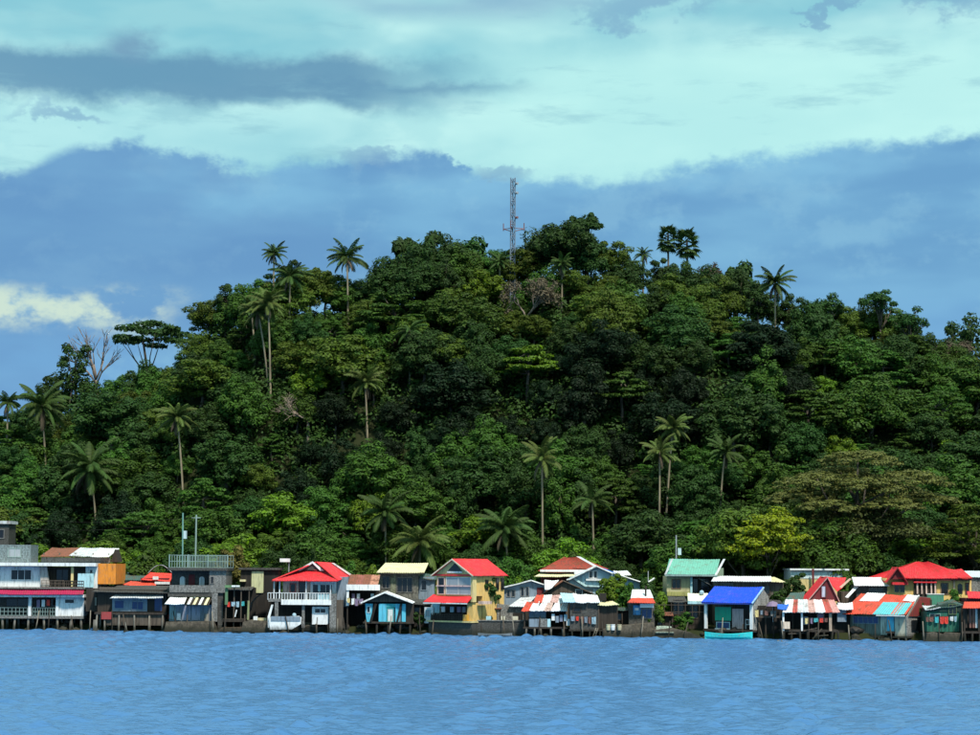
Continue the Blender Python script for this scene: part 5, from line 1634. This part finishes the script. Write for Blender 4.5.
# ---------------- white roofed grey house and lean-to
h = House('house', 'grey house with flat glaring white roof between the maroon gable and red hip', 870, 606, 8)
h.r('roof', whitetin, [(854, 585.6, -.3), (889, 585.6, -.3), (888, 577.5, 4), (858, 577.5, 4)])
h.b('wall', dkgrey, 857, 888, 585.8, h.ground_py(), .3, 5)
h.win(870, 884, 588.5, 594, .3, grey, glass, 2)
h.r('side_roof', whitetin, [(843.5, 597.5, -.9), (846.5, 598.2, -.9), (859, 587, .2), (856, 585.8, .2)])
h.b('wall', wood, 843, 857, 592, h.ground_py(), .9, 4)
h = House('shack', 'narrow bluish shack with white lean-to roof beside the red and teal roof', 843, 640, 2.0, cat='shack')
h.r('roof', whitetin, [(835, 609, -.3), (853, 609.5, -.3), (856, 603, 2), (840, 603.5, 2)])
h.b('wall', bluegrey, 838, 847, 609.5, 622, .3, 2.5)
h.b('wall', black, 834, 853, 610, 641, .9, 2.6)

# ---------------- red and teal patched roof house (turned)
h = House('house', 'weathered stilt house with red, teal and white patched roof', 879, 641, 1.4, rot=R(-33))
q = [(846, 614.6, -.7), (905, 614.6, -.7), (902, 596, 4.4), (849, 594.5, 4.4)]
def onroof(u0, v0, lift=0.0):
    a = [q[0][i] + (q[1][i] - q[0][i]) * u0 for i in range(3)]; c = [q[3][i] + (q[2][i] - q[3][i]) * u0 for i in range(3)]
    r_ = [a[i] + (c[i] - a[i]) * v0 for i in range(3)]
    return (r_[0], r_[1] - lift, r_[2])
def sheet(u0, u1, v0, v1, m_, lift):
    h.r('roof_sheet', m_, [onroof(u0, v0, lift), onroof(u1, v0, lift), onroof(u1, v1, lift), onroof(u0, v1, lift)], .05)
sheet(0, .26, 0, 1, orangered, 0); sheet(.255, .5, 0, 1, orangered, .15); sheet(.495, .76, 0, 1, orangered, 0); sheet(.755, 1, 0, 1, orangered, .15)
sheet(.50, .97, -.01, .60, tealroof, .7); sheet(.1, .42, .62, 1.02, whitetin, .7); sheet(.80, 1.01, .66, .98, whitetin, .9)
h.b('eave_board', white, 879, 904.5, 614.9, 616, -.8, -.7)
h.b('wall', mat('grey_green_board', (.20, .24, .20), 'wood', .85), 853, 880, 616, 636, .1, 4)
h.win(856, 878, 617.5, 623.5, .1, mat('blue_grey_trim', (.16, .22, .26)), bglass, 5)
h.b('wall', mat('lime_wash', (.48, .52, .42), dirt=.5), 880.2, 886, 616, 635, .1, 4)
h.b('door', cyan, 886.2, 892.5, 616.5, 631, .02, .1)
h.b('door_step', dkwood, 886, 893, 631.2, 633, -.3, .2)
h.b('wall', mat('cream_wash', (.55, .51, .38), dirt=.5), 892.8, 903, 616, 636, .1, 4)
V = [(903.1, 616.2, .0), (903.1, 636, .0), (903.1, 636, 7.0), (903.1, 598, 7.0), (903.1, 596.5, 3.6)]
VL = [h.L(v) for v in V]
h.mk('side_wall', [v + Vector((d, 0, 0)) for d in (0, .12) for v in VL], [(0, 1, 2, 3, 4), (9, 8, 7, 6, 5)] + [(i, i + 5, (i + 1) % 5 + 5, (i + 1) % 5) for i in range(5)], mat('stained_wash', (.42, .40, .36), 'concrete'))
V = [(904.6, 616, .3), (904.6, 617, 6.9), (904.6, 598.4, 6.9), (904.6, 597, 3.7)]
VL = [h.L(v) for v in V]
h.mk('red_side_sheet', [v + Vector((d, 0, 0)) for d in (0, .05) for v in VL], [(0, 1, 2, 3), (7, 6, 5, 4)] + [(i, i + 4, (i + 1) % 4 + 4, (i + 1) % 4) for i in range(4)], mat('dull_red_sheet', (.26, .03, .03), 'tin', .8, dirt=.5))
h.b('side_window', glass, 904.4, 905.2, 620, 630, 1.2, 3.4)
h.b('side_post', wood, 904.4, 906, 600, 637, 6.6, 6.9)
h.b('floor_slab', dkwood, 852, 904, 636, 637.6, -.1, 6.8)
h.stilts([854, 862, 870, 879, 888, 896, 903], 637, 644, (0, 2, 5), .13, pole)

# ---------------- large yellow house with red hip roof
h = House('house', 'large yellow house with broad bright red hip roof at the right end', 925, 606, 9)
h.b('wall', yellow, 887, 973, 578.5, h.ground_py(), .6, 9)
h.r('roof_front', redroof, [(899, 578.4, -.2), (972, 577.8, -.2), (938, 562, 5), (927, 562, 5)], .1)
h.r('roof_side', redroof, [(972.3, 577.6, -.1), (976, 576, 10), (939, 562, 6), (938, 561.9, 5)], .1)
h.r('roof_side', redroof, [(884, 578, 10), (896, 578.2, -.1), (927, 561.9, 5), (926, 562, 6)], .1)
h.r('roof_wing', redroof, [(958, 577.9, -.35), (972.3, 577.9, -.35), (968, 569, 3), (952, 569, 3)], .1)
h.r('roof_front', redroof, [(898, 577.9, -.3), (915, 578.2, -.3), (922, 567, 3), (898, 568, 3)], .1)
h.gable(888, 905, 579.5, 897, 567.5, -.7, 2.5, redroof, maroon, 2.2, -.3, tmat=maroon)
h.b('eave_band', maroon, 903, 972, 578.5, 580.4, -.05, .5)
h.b('awning', redroof, 892, 907.5, 582.5, 585, -.5, .4)
h.win(895.5, 906, 585.3, 592.5, .6, cream, glass, 2)
h.b('balcony_recess', dkwood, 915, 937.5, 580.5, 606, .45, .58)  # flat dark board on the wall, its colour stands for balcony shade
for x in (918, 922.5, 927, 932, 936): h.b('balcony_post', pink, x - .7, x + .7, 581, 594, .2, .4)
h.b('balcony_fascia', redroof, 914, 937, 581.6, 583, .0, .18)
h.win(942.5, 949, 583.5, 594, .6, mat('brown_trim', (.2, .12, .08)), glass)
o = arch(h, 959, 963.8, 583.5, 593.5, .6, glass)
h.win(967.3, 970, 583.5, 593.5, .6, maroon, glass)
h.b('pilaster', mat('rose_cream', (.7, .44, .3)), 954.5, 956.3, 580, 606, .45, .59)
h.b('green_awning', mat('sea_green_cloth', (.07, .27, .18), dirt=.3), 927, 943.5, 594.5, 606, -.2, .1)
h.b('white_ledge', white, 926.5, 944, 593.6, 594.5, -.25, .15)

# ---------------- green board house
h = House('shack', 'dark green boarded shack on rocks below the large yellow house', 943, 640, cat='shack')
h.b('wall', green, 928, 960, 612, 632, .4, 4)
h.p('upper_wall', mat('dark_green_board', (.02, .06, .045), 'wood'), [(928, 611.8), (928, 609), (953, 603), (962, 605), (962, 632), (960.3, 632), (960.3, 611.8)], .3, 3.8)
h.r('roof', tin, [(926, 610.4, 0), (941, 607.6, 0), (942, 606, 3), (928, 606.5, 3)])
h.r('roof', darktin, [(941, 608, .1), (964, 605.2, .1), (960, 600, 3.6), (944, 603.5, 3.6)])
h.win(931, 941, 614.5, 620, .4, mat('grey_green_frame', (.18, .3, .26)), glass, 2)
h.win(950, 957, 604.8, 614, .3, mat('mossy_frame', (.1, .14, .06)), glass, 2)
h.bars('board_batten', green, [((x, 621, .38), (x, 632, .38)) for x in range(930, 960, 4)], .03)
h.p('stone_base', stone, [(925, 641.5), (927, 633), (934, 632), (944, 634), (946, 632.2), (960, 633), (963, 641.5)], -.2, 3)

# ---------------- right edge house
h = House('house', 'dark stilt house with orange red awnings and brown curtains at the right end', 972, 641.5)
h.r('awning', orangered, [(961.5, 608.2, -.8), (1000, 608.2, -.8), (1000, 602, .6), (966, 602, .6)])
h.r('upper_awning', redroof, [(970.5, 598.5, .8), (1000, 598.5, .8), (1000, 592, 2.6), (973, 592, 2.6)])
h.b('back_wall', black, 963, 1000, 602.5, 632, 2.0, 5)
h.b('upper_wall', maroon, 970, 1000, 598.6, 602.3, 1.8, 5)
for x, m_ in ((966, dkwood), (970.2, brown), (973.5, brown), (976.5, white), (985, brown)): h.b('curtain', m_, x, x + 2.2, 609, 628, .3, .42)
for x in (964, 978.5, 992): h.b('post', dkwood, x, x + 1.6, 608.5, 633, 0, .25)
h.b('floor_slab', dkwood, 962, 1000, 631.5, 633.5, -.1, 5)
h.stilts([965, 972, 980, 988, 996], 633, 645, (0, 2), .13)
h = House('house', 'house with pale tin roof behind the right end of the large yellow house', 985, 590, 15)
h.r('roof', mat('pale_mint_tin', (.6, .74, .7), 'tin', .5, dirt=.1), [(964, 577, 0), (1005, 577, 0), (1005, 571, 3), (968, 571, 3)])
h.b('wall', grey, 967, 1004, 577.4, h.ground_py(), .3, 3)

# ---------------- rocks along the waterline and loose timbers under the houses
near = [(40, 'the white stilt house'), (130, 'the dark stilt house'), (195, 'the tower house'), (258, 'the curved tarpaulin shelter'), (305, 'the white balcony'), (386, 'the cyan cottage'), (451, 'the yellow house'), (500, 'the long sea wall'), (548, 'the patched roof shack'), (592, 'the dark boarded shack'), (634, 'the stone quay'), (672, 'the low quay block'), (728, 'the blue roofed house'), (770, 'the plum umbrella'), (812, 'the striped roof'), (880, 'the red and teal roof'), (943, 'the green shack')]
ROCK = []
for i in range(5):
    bm = bmesh.new(); bmesh.ops.create_icosphere(bm, subdivisions=2, radius=.5)
    ph = [random.uniform(0, 6) for _ in range(3)]
    for v in bm.verts:
        k = 1 + .22 * math.sin(v.co.x * 6 + ph[0]) + .2 * math.sin(v.co.y * 7 + ph[1]) + .16 * math.sin(v.co.z * 8 + ph[2])
        v.co *= k
        v.co.z *= .7
    me = bpy.data.meshes.new('rock'); bm.to_mesh(me); bm.free()
    me.materials.append(dkstone if i < 3 else stone)
    ROCK.append(me)
for i in range(150):
    px = random.uniform(-5, 985)
    x = P(px, 632, 245).x
    o = bpy.data.objects.new('rock', ROCK[i % 5]); COL.objects.link(o)
    y = shore(x) + random.uniform(.1, 2.2)
    o.location = (x, y, gz(x, y) + random.uniform(-.1, .25))
    o.location.z = max(o.location.z, -.25)
    k = random.uniform(.5, 1.5); o.scale = (k * 1.3, k, k)
    o.rotation_euler = (0, 0, random.uniform(0, 6.28))
    nm = min(near, key=lambda q: abs(q[0] - px))[1]
    tag(o, ('large ' if k > 1.15 else 'small ' if k < .8 else '') + ('rough brown' if i % 5 > 2 else 'dark wet') + ' boulder on the shore below ' + nm, 'rock', 'boulders along the waterline')

# ---------------- filler sheds added in the gaps, black walls standing for dark recesses
for x0, x1, ytop, off, rm, lab in ((410, 430, 600, 3.2, dkgrey, 'dark lean-to shed between the cyan cottage and the yellow house'), (474, 500, 604, 2.6, rusttin, 'low rusty lean-to shed against the side of the yellow house'),
        (614, 630, 606, 2.4, darktin, 'dark green lean-to shed between the dark shack and the kiosk'), (654, 672, 611, 2.6, rusttin, 'rusty lean-to shed beside the low quay block'),
        (752, 782, 600, 4.2, dkgrey, 'grey lean-to shed behind the plum umbrella'), (834, 852, 614, 3.2, rusttin, 'rust roofed lean-to shed beside the striped roof'), (905, 930, 612, 3.0, darktin, 'dark lean-to shed between patched roof and green shack'),
        (84, 98, 600, 3.0, rusttin, 'narrow rusty lean-to shed right of the white stilt house')):
    h = House('lean_to_shed', lab, (x0 + x1) / 2, 632, off, cat='shed')
    h.b('wall', black, x0, x1, ytop + 3, h.ground_py(), .4, 2.6)
    h.r('roof', rm, [(x0 - 1.5, ytop + 4, -.2), (x1 + 1.5, ytop + 4.6, -.2), (x1 + 1, ytop, 2.6), (x0 - 1, ytop - .4, 2.6)])
    w_ = (x1 - x0)
    h.win(x0 + w_ * .2, x0 + w_ * .5, ytop + 8, ytop + 14, .4, wood, glass)
    h.b('door', dkwood, x0 + w_ * .62, x0 + w_ * .85, ytop + 6, ytop + 20, .32, .39)
    for k in range(3): h.bar('prop_pole', wood, (x0 + w_ * k / 2, ytop + 4, .1), (x0 + w_ * k / 2 + random.uniform(-1, 1), h.ground_py(), .05), .07)

# ---------------- shrubs in the gaps
SH = []
for m_ in (L_MID, L_DARK, L_BRIGHT):
    cm, T = round_crown(1.2, 2.4, .3, 26, .24, 130, mtl=m_); SH.append((cm, trunk_mesh(1.6, .08, T)))
for px_, ytop, off, v_, lab in ((104, 585, 6, 1, 'dark shrub behind the dark stilt house roof'), (229, 578, 8, 0, 'green shrub beside the mustard bush'), (246, 590, 5, 1, 'dark shrub left of the pale panel'), (352, 560, 12, 0, 'green shrub above the rust roofed shed'), (372, 562, 12, 2, 'light green shrub beside the cream roof'),
        (418, 612, 2, 1, 'dark shrub by the white wing of the yellow house'), (482, 606, 2, 0, 'green shrub at the foot of the yellow side wall'), (520, 574, 10, 2, 'light green shrub behind the long blue grey house'), (645, 578, 9, 1, 'dark shrub behind the kiosk'), (662, 590, 6, 2, 'light green shrub left of the cream house'),
        (680, 622, 1, 0, 'green shrub on the rubble heap'), (780, 588, 8, 1, 'dark shrub behind the plum umbrella'), (850, 570, 13, 0, 'green shrub behind the maroon gable'), (918, 600, 5, 1, 'dark shrub under the green awning'), (948, 596, 6, 0, 'green shrub below the brown framed window'), (215, 600, 4, 1, 'dark shrub beside the tower house wall')):
    D = 245.0
    for _ in range(5): D = shore(P(px_, ytop, D).x) + off
    q = P(px_, ytop, D); g0 = gz(q.x, D)
    e = empty('shrub', (q.x, D, g0), random.uniform(0, 6))
    s_ = (q.z - g0) / 2.75
    e.scale = (min(1.3, max(.8, s_)), min(1.3, max(.8, s_)), s_)
    for nm, me_ in zip(('crown', 'stem'), SH[v_]):
        o = bpy.data.objects.new(nm, me_); COL.objects.link(o); o.parent = e
    tag(e, lab, 'shrub', 'shrubs between the houses')

# ---------------- crooked poles standing in the shallows
PL = [mesh_of('pole', tube([(0, 0, -1.2), (.05 * k, .03, 1.0), (-.06 * k, 0, 2.6)], [.085, .075, .055], 6), (pole, dkwood, wood)[k % 3]) for k in range(3)]
for i in range(46):
    px_ = 8 + i * 21.3 + random.uniform(-8, 8)
    x = P(px_, 632, 244).x
    e = bpy.data.objects.new('mooring_pole', PL[i % 3]); COL.objects.link(e)
    y_ = shore(x) - random.uniform(.3, 1.3)
    e.location = (x, y_, random.uniform(-.9, -.1))
    e.rotation_euler = (random.uniform(-.12, .12), random.uniform(-.16, .16), random.uniform(0, 6))
    nm = min(near, key=lambda q: abs(q[0] - px_))[1]
    tag(e, ('pale', 'dark', 'brown')[i % 3] + ' crooked pole standing in the water before ' + nm, 'pole', 'poles in the shallows')

# ---------------- laundry lines
for (xa, ya, xb, yb_, off, lab) in ((100, 600, 112, 600.5, .1, 'short laundry line on the dark stilt house'), (226, 602, 248, 601, .3, 'laundry line across the dark open shack'), (346, 598, 364, 599, .9, 'laundry line before the rust roofed shed'), (570, 616, 597, 617, -.5, 'laundry line along the dark boarded shack'), (754, 610, 780, 611, .4, 'laundry line beside the plum umbrella'), (804, 618, 828, 618, -.6, 'laundry line under the striped roof'), (925, 617, 958, 616, -.1, 'laundry line before the green shack')):
    h = House('laundry_line', lab, (xa + xb) / 2, (ya + yb_) / 2, off, cat='laundry')
    h.bar('cord', black, (xa, ya, 0), (xb, yb_, 0), .015)
    x_ = xa + 1
    while x_ < xb - 3:
        w_ = random.uniform(2.2, 4.2); l_ = random.uniform(4, 7.5)
        yy = ya + (yb_ - ya) * (x_ - xa) / (xb - xa)
        c_ = random.choice((white, paleblue, plum, redcloth, bluegrey, cream, brown, teal, grey))
        V = [h.L((x_ + w_ * u / 3, yy + l_ * v / 2 + random.uniform(-.4, .4) * (v == 2), .06 * math.sin(u * 2 + v))) for v in range(3) for u in range(4)]
        h.mk('cloth', V, [(r_ * 4 + u, r_ * 4 + u + 1, r_ * 4 + u + 5, r_ * 4 + u + 4) for r_ in range(2) for u in range(3)], c_)
        x_ += w_ + random.uniform(.3, 2)

# ---------------- small beached canoes
boat(232, 256, 633.4, 'small brown canoe drawn up before the dark open shack', wood, dkwood, -.5, .8, 3.6)
boat(478, 512, 636.8, 'long grey canoe lying along the sea wall', mat('grey_hull', (.2, .22, .23), tide_mark=False), wood, -.7, .8, 4.0)
